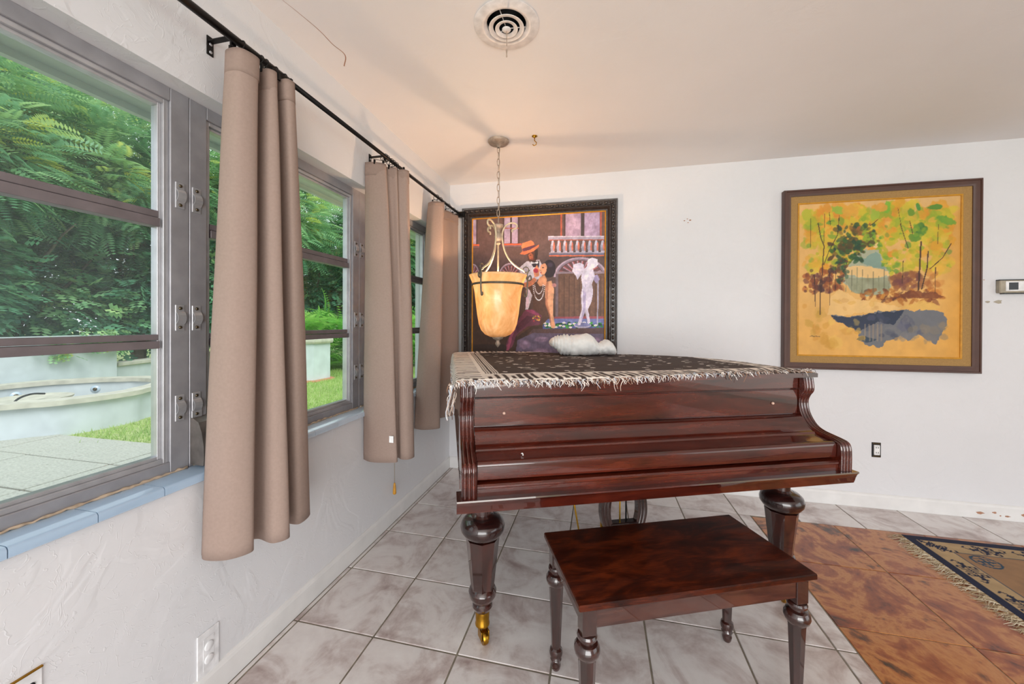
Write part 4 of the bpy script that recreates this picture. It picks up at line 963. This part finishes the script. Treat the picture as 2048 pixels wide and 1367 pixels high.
p_.poly([(664,575),(740,565),(736,620),(690,620)], (40, 30, 44)); p_.poly([(668,572),(698,582),(730,570),(726,592),(700,586),(672,594)], (232, 230, 236))
# woman
p_.poly([(640,780),(700,740),(760,720),(830,740),(845,800),(820,900),(810,1040),(760,1090),(690,1090),(560,1180),(545,1080),(640,960),(690,960),(690,860),(660,800)], (84, 56, 44), 1, 3)
p_.poly([(625,965),(690,960),(760,1010),(745,1080),(640,1100),(560,1160),(520,1260),(470,1300),(470,1230),(540,1080)], (102, 52, 72), 1, 4); p_.poly([(520,1090),(560,1060),(520,1180),(490,1290),(468,1290)], (160, 76, 106), .8, 5); p_.poly([(625,965),(680,962),(740,1000),(730,1012),(660,985)], (150, 66, 104), .8, 2)
p_.poly([(545,1100),(640,1010),(700,1020),(640,1080),(560,1150)], (70, 36, 50), .6, 4)
p_.poly([(790,740),(836,726),(858,800),(850,900),(852,1010),(868,1090),(862,1112),(836,1108),(828,1010),(792,920),(786,830)], (226, 164, 124), 1, 2); p_.poly([(790,740),(812,735),(806,900),(830,1010),(838,1100),(828,1090),(818,1010),(788,920)], (170, 104, 76), .7, 2)
p_.poly([(580,745),(640,740),(700,700),(720,720),(690,760),(650,780),(590,780)], (196, 120, 86), 1, 2); p_.poly([(690,640),(720,600),(742,640),(736,690),(700,700)], (206, 132, 96), 1, 2); p_.ell(712, 648, 20, 18, (170, 46, 70), 1, 0, .3)
p_.poly([(742,700),(780,680),(800,720),(790,770),(740,770),(722,740)], (220, 152, 112), 1, 2)
p_.ell(818, 632, 52, 72, (34, 24, 34)); p_.ell(826, 600, 30, 26, (74, 62, 92), .6, 0, 0, .6); p_.poly([(740,640),(752,600),(784,586),(800,610),(796,650),(780,680),(752,680)], (228, 160, 122), 1, 1); p_.ell(768, 622, 9, 3.5, (60, 34, 34)); p_.ell(752, 662, 8, 4, (176, 50, 54)); p_.line([(744,640),(756,652)], 3, (170, 100, 80))
for c, rad in (((742,745),(34,78)),((742,745),(46,130)),):
    for t in np.linspace(.1, math.pi-.1, 17 if rad[1] < 100 else 25): p_.ell(c[0]+rad[0]*math.cos(t)-6, c[1]+20+rad[1]*math.sin(t)-10, 4.2, 4.2, (232, 220, 222))
for _ in range(16): p_.ell(715+rg.uniform(-26,30), 1032+rg.uniform(-22,22), 7, 5, rg.choice([(206,130,60),(176,60,60),(90,110,60),(226,170,80)]))
p_.ell(858, 765, 18, 16, (190, 130, 130), .8)
p_.noise(30, .16, 4); p_.noise(8, .10, 8, 1, .6); p_.C = p_.C*1.06+np.array([8, 4, 3])
finish(p_, xx, zz, nx, nz, 'canvas', MT['painting'], pic, LOC, -.010)
# --- watercolour of a woodland stream
X0, X1, Z0, Z1 = 2.521, 3.640, .938, 2.192
pic = empty('watercolour_painting', (3.08, YW, Z0)); LOC = (3.08, YW, Z0); tag(pic, 'square woodland stream watercolour in a plain brown frame with linen liner', 'painting')
frame_ring(X0, X1, Z0, Z1, .05, [(0,YW-.001),(0,-.030),(.004,-.036),(.012,-.036),(.014,-.031),(.030,-.030),(.040,-.024),(.045,-.022),(.045,YW-.004)], 'frame', MT['brown_frame'], pic, LOC)
frame_ring(X0+.045, X1-.045, Z0+.045, Z1-.045, .05, [(0,YW-.003),(0,-.016),(.006,-.018),(.046,-.012),(.046,YW-.003)], 'linen_liner', MT['linen'], pic, LOC)
frame_ring(X0+.091, X1-.091, Z0+.091, Z1-.091, .01, [(0,YW-.003),(0,-.016),(.004,-.018),(.009,-.014),(.009,YW-.003)], 'ochre_fillet', MT['ochre_fillet'], pic, LOC)
def fn2(x, z): s = (x-2.622)/.929; return 183+1022*s, 210-67*s+(2.098-z)*(948+81*s)/1.0*.935
p_, xx, zz, nx, nz = picture(X0+.098, X1-.098, Z0+.098, Z1-.098, .0031, fn2, (228, 176, 100), None, pic, 0)
X, Y = p_.X, p_.Y
p_.mix(sstep(1000, 1210, X)+0*Y, (214, 150, 52), .8); p_.mix(sstep(650, 1150, Y), (222, 160, 66), .6); p_.mix(sstep(300, 150, Y), (226, 186, 130), .7); p_.mix(vnoise(X/200, Y/200, 2), (236, 196, 130), .25)
rg = random.Random(21)
def wash(n, reg, cols, r0, r1, a, asp=1.0):
    for _ in range(n):
        cx, cy = rg.uniform(reg[0], reg[2]), rg.uniform(reg[1], reg[3]); r = rg.uniform(r0, r1)
        p_.ell(cx, cy, r*rg.uniform(.8,1.6), r*asp*rg.uniform(.6,1.1), rg.choice(cols), a*rg.uniform(.6,1), rg.uniform(-1,1), .45, .35, rg.randrange(999))
Yl, Gn, Og, Dg = [(196,184,40),(212,190,50),(180,176,36)], [(120,160,44),(92,146,48),(146,170,40)], [(226,160,40),(222,144,36),(230,176,64)], [(44,84,50),(30,66,46),(60,100,40),(80,70,30)]
wash(90, (215,205,1150,420), Og+Yl, 26, 56, .9); wash(120, (220,260,650,610), Yl+Gn[2:]+Og, 18, 42, .85); wash(130, (640,250,1150,630), Yl+Gn[2:]+Og, 18, 42, .85); wash(60, (230,280,640,600), Gn+Yl, 10, 24, .8); wash(70, (660,280,1140,600), Gn+Yl, 10, 24, .8)
wash(18, (215,420,400,640), Og+Yl, 20, 44, .6); wash(26, (1000,330,1150,620), Yl+Og, 20, 44, .6)
for cx, cy, a, b_, c in ((235,275,36,40,(176,184,50)),(440,245,46,26,(150,186,60)),(680,270,30,40,(160,186,60)),(755,225,22,45,(120,180,50)),(900,255,26,30,(96,146,40)),(944,222,16,30,(56,140,60)),(1043,222,56,20,(70,140,44)),(1110,305,60,26,(104,160,48)),(960,360,46,40,(66,124,48)),(925,415,40,26,(96,140,40)),(370,235,30,34,(222,150,50)),(520,250,60,40,(224,164,60)),(720,225,40,30,(226,160,60))):
    p_.ell(cx, cy, a, b_, c, .85, rg.uniform(-.4,.4), .35, .2, int(cx))
wash(60, (430,330,680,500), Dg+[(120,80,36),(150,90,40)], 10, 26, .85); wash(60, (390,450,600,640), Dg+[(80,50,34)], 10, 28, .9); wash(14, (900,330,1000,420), Gn+[(56,110,50)], 14, 28, .8)
p_.poly([(478,700),(500,600),(560,540),(620,490),(700,490),(740,560),(775,620),(780,720),(740,770),(660,785),(560,765)], (174, 176, 148), 1, 14, 4); p_.poly([(590,570),(640,520),(690,500),(735,560),(760,610),(660,600)], (126, 156, 144), .85, 12, 7)
p_.poly([(500,600),(600,590),(770,620),(770,655),(640,670),(500,650)], (238, 196, 130), .95, 12, 5); p_.mix(inpoly(X, Y, [(480,670),(770,665),(770,760),(660,785),(540,760)])*vnoise(X/40, Y/40, 4), (120, 124, 92), .8)
p_.poly([(650,410),(700,450),(690,480),(670,480)], (238, 200, 140), .9, 6)
wash(80, (225,620,490,760), [(120,60,34),(92,44,44),(150,80,34),(70,40,44),(170,90,40)], 10, 26, .8); wash(60, (790,640,970,730), [(130,80,50),(110,60,60),(150,90,50)], 14, 30, .7)
wash(70, (600,740,1080,820), [(110,52,30),(150,80,30),(80,40,30),(180,110,40)], 14, 30, .8, .6); wash(14, (980,620,1080,780), [(160,90,40),(206,130,50)], 16, 34, .6)
p_.poly([(395,790),(450,745),(520,770),(560,800),(700,820),(850,850),(800,880),(560,890),(470,910),(380,900)], (236, 192, 122), .95, 10, 6); wash(14, (420,780,820,880), [(206,150,80),(216,160,60),(226,184,110)], 16, 36, .5, .6)
p_.poly([(700,800),(860,790),(1110,790),(1060,760),(900,745),(780,800)], (120, 60, 30), .8, 10, 3); p_.poly([(850,850),(980,800),(1090,850),(1000,870)], (226, 180, 90), .8, 10, 3)
p_.poly([(400,905),(520,915),(700,880),(880,865),(1085,872),(1130,950),(1100,1000),(1050,1080),(1020,1060),(960,1020),(880,1060),(840,1030),(760,1060),(730,1100),(640,1090),(570,1050),(590,1020),(540,980),(430,940)], (104, 108, 118), .95, 16, 8)
p_.poly([(400,905),(520,918),(700,885),(860,870),(800,960),(700,940),(580,1000),(540,980),(430,940)], (36, 48, 72), .9, 14, 9); p_.poly([(565,1050),(600,1030),(700,1050),(640,1075)], (34, 56, 76), .8, 8, 9)
wash(22, (600,890,1000,1040), [(70,74,100),(50,60,86),(130,126,126),(90,90,120)], 18, 40, .5); wash(12, (880,960,1110,1050), [(150,132,104),(130,120,110)], 18, 36, .5)
wash(46, (470,430,610,560), Dg, 9, 22, .9); wash(30, (600,380,720,480), Gn+Dg[3:], 9, 22, .85); wash(26, (735,520,850,640), Gn+Yl, 9, 24, .85); wash(24, (440,560,510,700), Dg[:2]+[(84,50,40)], 8, 18, .85)
for x_ in range(500, 780, 34): p_.line([(x_, 620+rg.uniform(-20,40)), (x_+rg.uniform(-4,4), 760+rg.uniform(-30,10))], 5, rg.choice([(110,116,92),(140,130,100),(90,90,70)]), .5)
for x_ in range(620, 740, 26): p_.line([(x_, 960), (x_+rg.uniform(-6,6), 1060)], 10, (160, 140, 116), .55)
wash(14, (340,940,620,1090), [(226,170,60),(206,150,50),(232,190,90)], 20, 44, .6); wash(10, (215,700,330,1050), [(206,140,40),(190,150,50)], 10, 30, .5, 1.6)
for pts, w_ in (([(385,260),(392,340)],4),([(312,330),(330,420),(352,470),(345,560),(335,760)],7),([(450,280),(440,400),(385,500),(350,590)],5),([(262,300),(262,480)],3),([(836,330),(855,390),(885,480)],5),([(893,310),(912,390)],5),([(962,440),(955,600),(948,740)],10),([(1005,500),(1000,600),(968,735)],8),([(1140,450),(1090,540),(1015,610)],5),([(1065,330),(1060,460)],3),([(330,640),(328,900)],6),([(390,640),(392,840)],4),([(290,660),(296,850)],5),([(430,600),(428,740)],5),([(700,300),(650,340)],4),([(855,560),(850,700)],4),([(1050,600),(1048,760)],4),([(820,230),(840,330)],3),([(355,270),(350,450)],3)):
    p_.line(pts, w_, (60, 36, 30), .85)
for pts in (([(262,1036),(275,1032),(290,1038),(300,1034),(328,1038)]),): p_.line(pts, 3.2, (60,50,50), .9)
p_.noise(60, .06, 4); p_.C *= .96
finish(p_, xx, zz, nx, nz, 'watercolour_sheet', MT['watercolour'], pic, LOC, -.008)

# ------------------------------------------------------------------ rug
RX0, RX1, RY0, RY1 = 3.002, 4.22, -2.16, -.362
rug = empty('rug', ((RX0+RX1)/2, (RY0+RY1)/2, 0)); tag(rug, 'tan wool rug with navy border, scroll motifs and cream fringe', 'rug')
st = .0058; nx = int((RX1-RX0)/st); ny = int((RY1-RY0)/st)
xx, yy = np.meshgrid(np.linspace(RX0, RX1, nx), np.linspace(RY0, RY1, ny))
p_ = Paint(xx, yy, (176, 150, 112)); e = np.minimum(np.minimum(xx-RX0, RX1-xx), np.minimum(yy-RY0, RY1-yy)); navy, teal = (20, 28, 56), (36, 66, 88)
p_.mix(e > .148, (150, 116, 84)); p_.mix((e > .142) & (e < .149), teal); p_.mix(e < .046, navy)
def scroll(cx, cy, s, rot, c=navy, w_=.0085):
    cr, sr = math.cos(rot), math.sin(rot); T_ = lambda pts: [(cx+s*(a*cr-b*sr), cy+s*(a*sr+b*cr)) for a, b in pts]
    for m_ in (-1, 1):
        for n_ in (-1, 1):
            sp = [(m_*(.25+.05*t*math.cos(1.6*t)), n_*(.07+.16*math.sin(t*1.3)+.03*t)) for t in np.linspace(0, 4.2, 14)]; p_.line(T_(sp), w_, c)
        p_.line(T_([(m_*.08,-.22),(m_*.08,.22)]), w_*.9, c); p_.line(T_([(m_*.30,0),(m_*.52,.0),(m_*.62,.12),(m_*.54,.2)]), w_, c)
    p_.line(T_([(-.5,0),(.5,0)]), w_, c); p_.line(T_([(0,-.14),(0,.14)]), w_*.9, c)
for k in range(7): scroll(RX0+.094, RY1-.32-.245*k, .15, math.pi/2); scroll(RX1-.094, RY1-.32-.245*k, .15, math.pi/2)
for k in range(5): scroll(RX0+.33+.245*k*.9, RY1-.094, .15, 0); scroll(RX0+.33+.245*k*.9, RY0+.094, .15, 0)
for sx, sy in ((0,0),(1,0),(0,1),(1,1)): scroll(RX0+.10 if not sx else RX1-.10, RY1-.10 if not sy else RY0+.10, .125, math.pi/4*(1 if sx == sy else -1)*-1)
def medal(cx, cy, r):
    d = np.hypot(xx-cx, yy-cy); p_.mix((d < r) & (d > r*.82), teal)
    for k in (-.45, 0, .45): p_.line([(cx-.65*r, cy+k*r),(cx+.65*r, cy+k*r)], .008, teal)
    p_.line([(cx, cy-.6*r),(cx, cy+.6*r)], .008, teal); p_.line([(cx-.4*r, cy-.45*r),(cx-.4*r, cy+.1*r)], .008, teal); p_.line([(cx+.4*r, cy-.1*r),(cx+.4*r, cy+.45*r)], .008, teal)
medal(RX0+.235, RY1-.212, .058); medal(RX1-.235, RY1-.212, .058); medal(RX0+.235, RY0+.212, .058)
medal((RX0+RX1)/2, (RY0+RY1)/2, .2); scroll(RX0+.22, RY1-.50, .14, .9, teal)
p_.noise(.05, .10, 3); cx_, cy_ = (RX0+RX1)/2, (RY0+RY1)/2
zt = .0075+.0012*vnoise(xx*8, yy*8, 3)
V = np.column_stack([(xx-cx_).ravel(), (yy-cy_).ravel(), zt.ravel()])
np_mesh('pile', V, grid_faces(nx, ny), MT['rug'], rug, True, lin(np.clip(p_.C, 0, 255).reshape(-1, 3)))
MB().box((RX0-cx_, RY0-cy_, .0005), (RX1-cx_, RY1-cy_, .0072)).build('backing', MT['linen'], rug)
fv, ff, fc = [], [], []
rg = random.Random(4); tc_ = [(206,190,160),(186,166,132),(222,210,186),(160,136,104)]
for i in range(620):
    y_ = RY0+(RY1-RY0)*(i+rg.random())/620; l = rg.uniform(.055,.10); a = rg.uniform(-.5,.5)-.25; c = lin(rg.choice(tc_)); n0 = len(fv)
    p0 = np.array([RX0-cx_, y_-cy_, .006])
    pts = [p0+np.array([-l*t*math.cos(a), l*t*math.sin(a)+.008*math.sin(6*t+i), .006*math.sin(math.pi*t)*rg.random()-.003*t]) for t in np.linspace(0,1,5)]
    strand(pts, rg.uniform(.0018,.0030), c)
o = np_mesh('fringe', np.array(fv), np.array(ff), MT['rug_fringe'], rug, True, np.array(fc)); o['kind'] = 'stuff'
#PART5
# ------------------------------------------------------------------ garden outside
GZ = -.10
ground = struct(MB().box((-60,-40,GZ-.3),(60,60,GZ)).build('ground_lawn', MT['lawn']))
patio = struct(MB().box((-5.35,-3.6,GZ-.05),(-.21,.06,GZ+.008)).build('patio_bed', MT['soil']))
sl = None
for i in range(9):
    for j in range(6):
        x0 = -4.825+.558*i-.558; y1 = .06-.552*j
        if x0+.55 > -.22: continue
        if sl is None: o = MB().box((0,-.534,0),(.540,0,.02),.004).build('paving_slab', MT['concrete'], patio); sl = o.data
        else: o = link('paving_slab', sl, patio)
        o.location = (x0, y1, GZ+.006+.004*RNG.random())
# lawn blades
n = 42000; bx = RNG.uniform(-7.45,-1.6,n); by = RNG.uniform(-.1,7.2,n); keep = ((by > .08) | ((RNG.random(n) < .03) & (bx > -5.2))) & (np.hypot(bx+6.0, by-.55) > 1.28); bx, by = bx[keep], by[keep]; n = len(bx)
h = RNG.uniform(.03,.075,n); a = RNG.uniform(0, 6.28, n); wd = .006; dx, dy = np.cos(a)*wd, np.sin(a)*wd; lx, ly_ = RNG.normal(0,.022,n), RNG.normal(0,.022,n)
V = np.stack([np.stack([bx-dx,by-dy,np.full(n,GZ)],1), np.stack([bx+dx,by+dy,np.full(n,GZ)],1), np.stack([bx+lx,by+ly_,GZ+h],1)],1).reshape(-1,3)
gc = np.repeat(np.clip(vnoise(bx*2,by*2,3)*.9+RNG.normal(0,.15,n),0,1),3)
o = np_mesh('lawn_grass', V, np.arange(3*n).reshape(-1,3), MT['grass'], None, False, np.stack([gc]*3,1)); tag(o, 'short green lawn grass behind the patio slabs', 'grass', None, 'stuff')
# fountain basin
FC = (-6.0, .55); ft = empty('fountain_basin', (FC[0], FC[1], GZ)); tag(ft, 'low round white stucco fountain basin with a stone coping', 'fountain')
def lobed(r, k=8, n=96):
    out = []
    for i in range(n):
        t = 2*math.pi*i/n; out.append((r*(1+.045*sstep(-.2,.25,np.cos(k*t/1.0*.5*1.0+.6)))*math.cos(t), r*(1+.045*sstep(-.2,.25,np.cos(k*t*.5+.6)))*math.sin(t)))
    return out
def ringwall(ro, ri, z0, z1):
    A, B = lobed(ro), lobed(ri); n = len(A); V = [(x,y,z0) for x,y in A]+[(x,y,z1) for x,y in A]+[(x,y,z1) for x,y in B]+[(x,y,z0) for x,y in B]
    F = [(k*n+i, k*n+(i+1) % n, ((k+1) % 4)*n+(i+1) % n, ((k+1) % 4)*n+i) for k in range(4) for i in range(n)]; return MB().add(V, F)
ringwall(1.15,1.02,0,.37).build('basin_wall', MT['stucco'], ft, 40)
ringwall(1.21,.99,.37,.43).build('coping', MT['stone'], ft, 40)
MB().lathe([(1.05,.05),(1.05,.07)], 48).build('basin_floor', MT['stone'], ft)
for a in (math.radians(128), math.radians(173)):
    q = MB().lathe([(.06,0),(.06,.006),(.035,.010),(.03,.016)], 20); c_, s_ = math.cos(a), math.sin(a)
    q.v = [(c_*(1.02-p_[2])-s_*p_[0], s_*(1.02-p_[2])+c_*p_[0], .26+p_[1]) for p_ in q.v]; o = q.build('basin_light', MT['sill_pale'], ft)
    q = MB().lathe([(.028,.016),(.024,.024)], 14); q.v = [(c_*(1.02-p_[2])-s_*p_[0], s_*(1.02-p_[2])+c_*p_[0], .26+p_[1]) for p_ in q.v]; q.build('lens', MT['screw'], o)
bw_ = empty('fountain_bowl', (FC[0]-.1, FC[1]-.15, GZ+.07)); tag(bw_, 'cast stone bowl standing inside the fountain basin', 'bowl')
MB().lathe([(.16,0),(.17,.06),(.22,.13),(.30,.20),(.37,.24),(.38,.265),(.35,.27),(.30,.255),(.0,.22)], 36, cap=False).build('bowl', MT['stone'], bw_, 40)
MB().lathe([(.20,-.002),(.20,.012)], 28).build('foot', MT['stone'], bw_)
hs = MB().tube(catmull([(-5.75,.15,GZ+.10),(-5.78,.08,GZ+.24),(-5.86,.16,GZ+.36),(-5.98,.34,GZ+.395),(-6.05,.50,GZ+.37)], 6), .012, 8).build('water_hose', MT['hose'])
tag(hs, 'black hose looping over the stone bowl in the fountain', 'hose')
# garden walls and planter pier
gw = MB(); gw.box((-7.75,-5.5,GZ),(-7.5,2.15,1.0)); o = gw.build('garden_wall', MT['stucco']); struct(o); tag(o, 'tall white stucco garden wall behind the fountain', 'wall')
lw = empty('low_garden_wall', (-7.6,2.2,GZ), math.radians(17)); struct(lw)
MB().box((-.2,0,0),(0,3.4,.50)).build('wall_body', MT['stucco'], lw); MB().box((-.25,0,.50),(.05,3.4,.57),.01).build('wall_cap', MT['stone'], lw)
pr_ = empty('planter_pier', (-5.42,4.50,GZ)); tag(pr_, 'six-sided white stucco planter pier with a cap on the lawn', 'planter')
MB().lathe([(.50,0),(.50,.86)], 6, smooth=False, phase=math.radians(-33)).build('pier_body', MT['stucco'], pr_); MB().lathe([(.55,.86),(.57,.90),(.57,.95),(.54,.97)], 6, smooth=False, phase=math.radians(-33)).build('pier_cap', MT['stone'], pr_)
MB().lathe([(.62,.0),(.60,.035)], 6, smooth=False, phase=math.radians(-33)).build('pier_footing', simple('terracotta_edge', (196,132,108), .8), pr_)
# foliage
def frond_template(pairs, ln, wd, droop=.25):
    V, F = [], []
    for i in range(pairs):
        t = (i+.8)/pairs; x = t; z = -droop*t*t; l = ln*(1-.65*abs(t-.42)); w_ = wd*(1-.4*t)
        for s in (-1, 1):
            b = np.array([x, 0, z]); tip = np.array([x+.35*l, s*l, z-.12*l]); md = (b+tip)/2; side = np.array([w_, -s*w_*.35, 0]); n0 = len(V)
            V += [b, md+side, tip, md-side+np.array([0,0,.01])]; F.append((n0, n0+1, n0+2, n0+3))
    return np.array(V), np.array(F)
def scatter(tmpl, pos, dirs, scale, tone, roll):
    TV, TF = tmpl; n = len(pos); d = dirs/np.linalg.norm(dirs, axis=1)[:, None]; up = np.tile([0,0,1.], (n,1))+RNG.normal(0,.35,(n,3))
    s = np.cross(up, d); s /= np.linalg.norm(s, axis=1)[:, None]+1e-9; u_ = np.cross(d, s); R = np.stack([d, s, u_], 2)
    V = np.einsum('nij,vj->nvi', R, TV)*scale[:, None, None]+pos[:, None, :]
    F = TF[None]+(np.arange(n)*len(TV))[:, None, None]
    c = np.repeat(tone, len(TV)); return V.reshape(-1,3), F.reshape(-1,4), np.stack([c]*3, 1)
def crown(n, rx, ry, rz, zc, tmpl, s0, s1, shell=.45, blobs=14, seed=0):
    r = np.random.default_rng(seed); bc = r.normal(0,1,(blobs,3)); bc /= np.linalg.norm(bc,axis=1)[:,None]; bc *= r.uniform(.35,.80,(blobs,1))
    k = r.integers(0, blobs, n); d = r.normal(0,1,(n,3)); d /= np.linalg.norm(d,axis=1)[:,None]; rad = r.uniform(shell,1,n)**.6*r.uniform(.32,.5,n)
    P = bc[k]+d*rad[:,None]; out = P/(np.linalg.norm(P,axis=1)[:,None]+1e-9); P = P*np.array([rx,ry,rz])+np.array([0,0,zc])
    dirs = out*.7+d*.6+r.normal(0,.35,(n,3)); dirs[:,2] = dirs[:,2]*.5-.15
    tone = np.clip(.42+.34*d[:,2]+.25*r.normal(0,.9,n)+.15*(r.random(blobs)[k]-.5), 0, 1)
    return scatter(tmpl, P, dirs, r.uniform(s0,s1,n), tone, None)
FT = frond_template(9, .30, .055); HT = frond_template(3, .55, .22, .1); PT = frond_template(13, .42, .035, .55)
def limb(p0, p1, r0, r1, seed):
    r = random.Random(seed); a, b = Vector(p0), Vector(p1); pts = [a.lerp(b, t)+Vector((r.uniform(-.12,.12), r.uniform(-.12,.12), 0))*(t*(1.2-t)) for t in [i/6 for i in range(7)]]
    return pts, [r0+(r1-r0)*i/6 for i in range(7)]
def make_tree(name, n, rx, ry, rz, zc, tmpl, s0, s1, mat_, seed, trunk=.12):
    root = empty(name, (0,0,0)); V, F, c = crown(n, rx, ry, rz, zc, tmpl, s0, s1, seed=seed)
    o = np_mesh('foliage', V, F, mat_, root, False, c); o['kind'] = 'stuff'
    mb = MB(); r = random.Random(seed); p, rr = limb((0,0,0),(.2,.1,zc), trunk, trunk*.5, seed); mb.tube(p, rr, 8)
    mb.build('trunk', MT['bark'], root)
    for k in range(5):
        a = 2*math.pi*k/5+r.uniform(-.4,.4); p, rr = limb((.1,.05,zc*(.45+.1*k)),(rx*.8*math.cos(a), ry*.8*math.sin(a), zc+rz*r.uniform(-.2,.6)), trunk*.45, .012, seed+k+1)
        MB().tube(p, rr, 6).build('branch', MT['bark'], root)
    return root
def dup(root, loc, rz, sc):
    r = root.copy(); COL.objects.link(r); r.location = loc; r.rotation_euler = (0,0,rz); r.scale = sc
    for ch in root.children:
        c = ch.copy(); COL.objects.link(c); c.parent = r
    return r
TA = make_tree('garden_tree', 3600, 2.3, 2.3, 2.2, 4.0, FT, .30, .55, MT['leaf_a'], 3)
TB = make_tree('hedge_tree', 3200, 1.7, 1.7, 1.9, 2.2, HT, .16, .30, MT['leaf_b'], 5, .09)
spotsA = [(-9.6,.6,0),(-9.0,3.4,1.3),(-8.4,6.2,2.4),(-7.0,9.2,3.1),(-5.0,12.0,4.0),(-2.6,14.0,5.2),(-10.5,-2.2,.8),(-13.5,3.5,2.0)]
for i, (x, y, r) in enumerate(spotsA):
    s_ = 1.0 if i < 7 else 1.45
    o = TA if i == 0 else dup(TA, (x,y,GZ), r, (s_,s_,s_*(1+.06*(i % 3))))
    if i == 0: o.location = (x,y,GZ)
    tag(o, 'feathery green tree rising beyond the garden walls', 'tree', 'feathery trees beyond the garden')
spotsB = [(-9.0,-.6,0),(-9.0,1.5,1.0),(-9.1,3.6,2.2),(-9.0,5.7,3.0),(-8.0,7.7,4.1),(-6.8,9.6,5.0),(-5.2,11.3,.7),(-3.2,12.4,1.9),(-1.2,13.0,2.7)]
for i, (x, y, r) in enumerate(spotsB):
    o = TB if i == 0 else dup(TB, (x,y,GZ), r, (1,1,1+.08*((i*7) % 3)))
    if i == 0: o.location = (x,y,GZ)
    tag(o, 'dense dark leafy hedge shrub behind the garden walls', 'shrub', 'hedge shrubs behind the garden walls')
def fern(loc, n, ln, label, seed, h=.9):
    r = np.random.default_rng(seed); root = empty('fern_palm', loc); tag(root, label, 'plant')
    a = r.uniform(0, 6.28, n); el = r.uniform(.1, 1.1, n); d = np.stack([np.cos(a)*np.cos(el), np.sin(a)*np.cos(el), np.sin(el)], 1)
    P = np.stack([r.normal(0,.28,n), r.normal(0,.28,n), r.uniform(.1,h,n)], 1)
    V, F, c = scatter(PT, P, d, r.uniform(ln*.6,ln,n), np.clip(r.normal(.55,.22,n),0,1), None)
    o = np_mesh('fronds', V, F, MT['leaf_c'], root, False, c); o['kind'] = 'stuff'
    MB().tube([(0,0,0),(.02,.01,h*.5),(0,.02,h)], [.07,.06,.05], 8).build('stem', MT['bark'], root)
fern((-6.3,6.0,GZ), 150, .75, 'bright green feathery palm behind the planter pier', 1, 1.5)
fern((-5.3,6.6,GZ), 150, .70, 'bright green feathery palm at the right of the planter pier', 2, 1.4)
fern((-4.3,7.8,GZ), 140, .75, 'bright green palm farthest right beyond the lawn', 3, 1.5)
fern((-7.0,5.2,GZ), 120, .60, 'small bright palm between the low wall and the pier', 4, 1.2)
fern((-2.2,6.8,GZ), 200, .95, 'tall bright palm seen through the farthest window', 6, 2.4)
# ivy sprigs hanging over the tall wall
for k, (y, z) in enumerate(((1.35,.95),(2.02,1.0),(1.75,1.02))):
    r = np.random.default_rng(40+k); n = 26; P = np.stack([np.full(n,-7.46)+r.uniform(-.02,.06,n), y+r.normal(0,.10,n), z-r.uniform(0,.38,n)**1.0+.1], 1)
    d = np.stack([r.uniform(.2,1,n), r.normal(0,.6,n), r.uniform(-1,.1,n)], 1); V, F, c = scatter(HT, P, d, r.uniform(.10,.17,n), np.clip(r.normal(.5,.2,n),0,1), None)
    o = np_mesh('ivy_sprig', V, F, MT['leaf_a'], None, False, c)
    tag(o, ['leftmost ivy sprig hanging over the white garden wall','ivy sprig hanging where the tall wall ends','middle ivy sprig hanging over the white garden wall'][k], 'ivy', 'ivy sprigs on the garden wall')
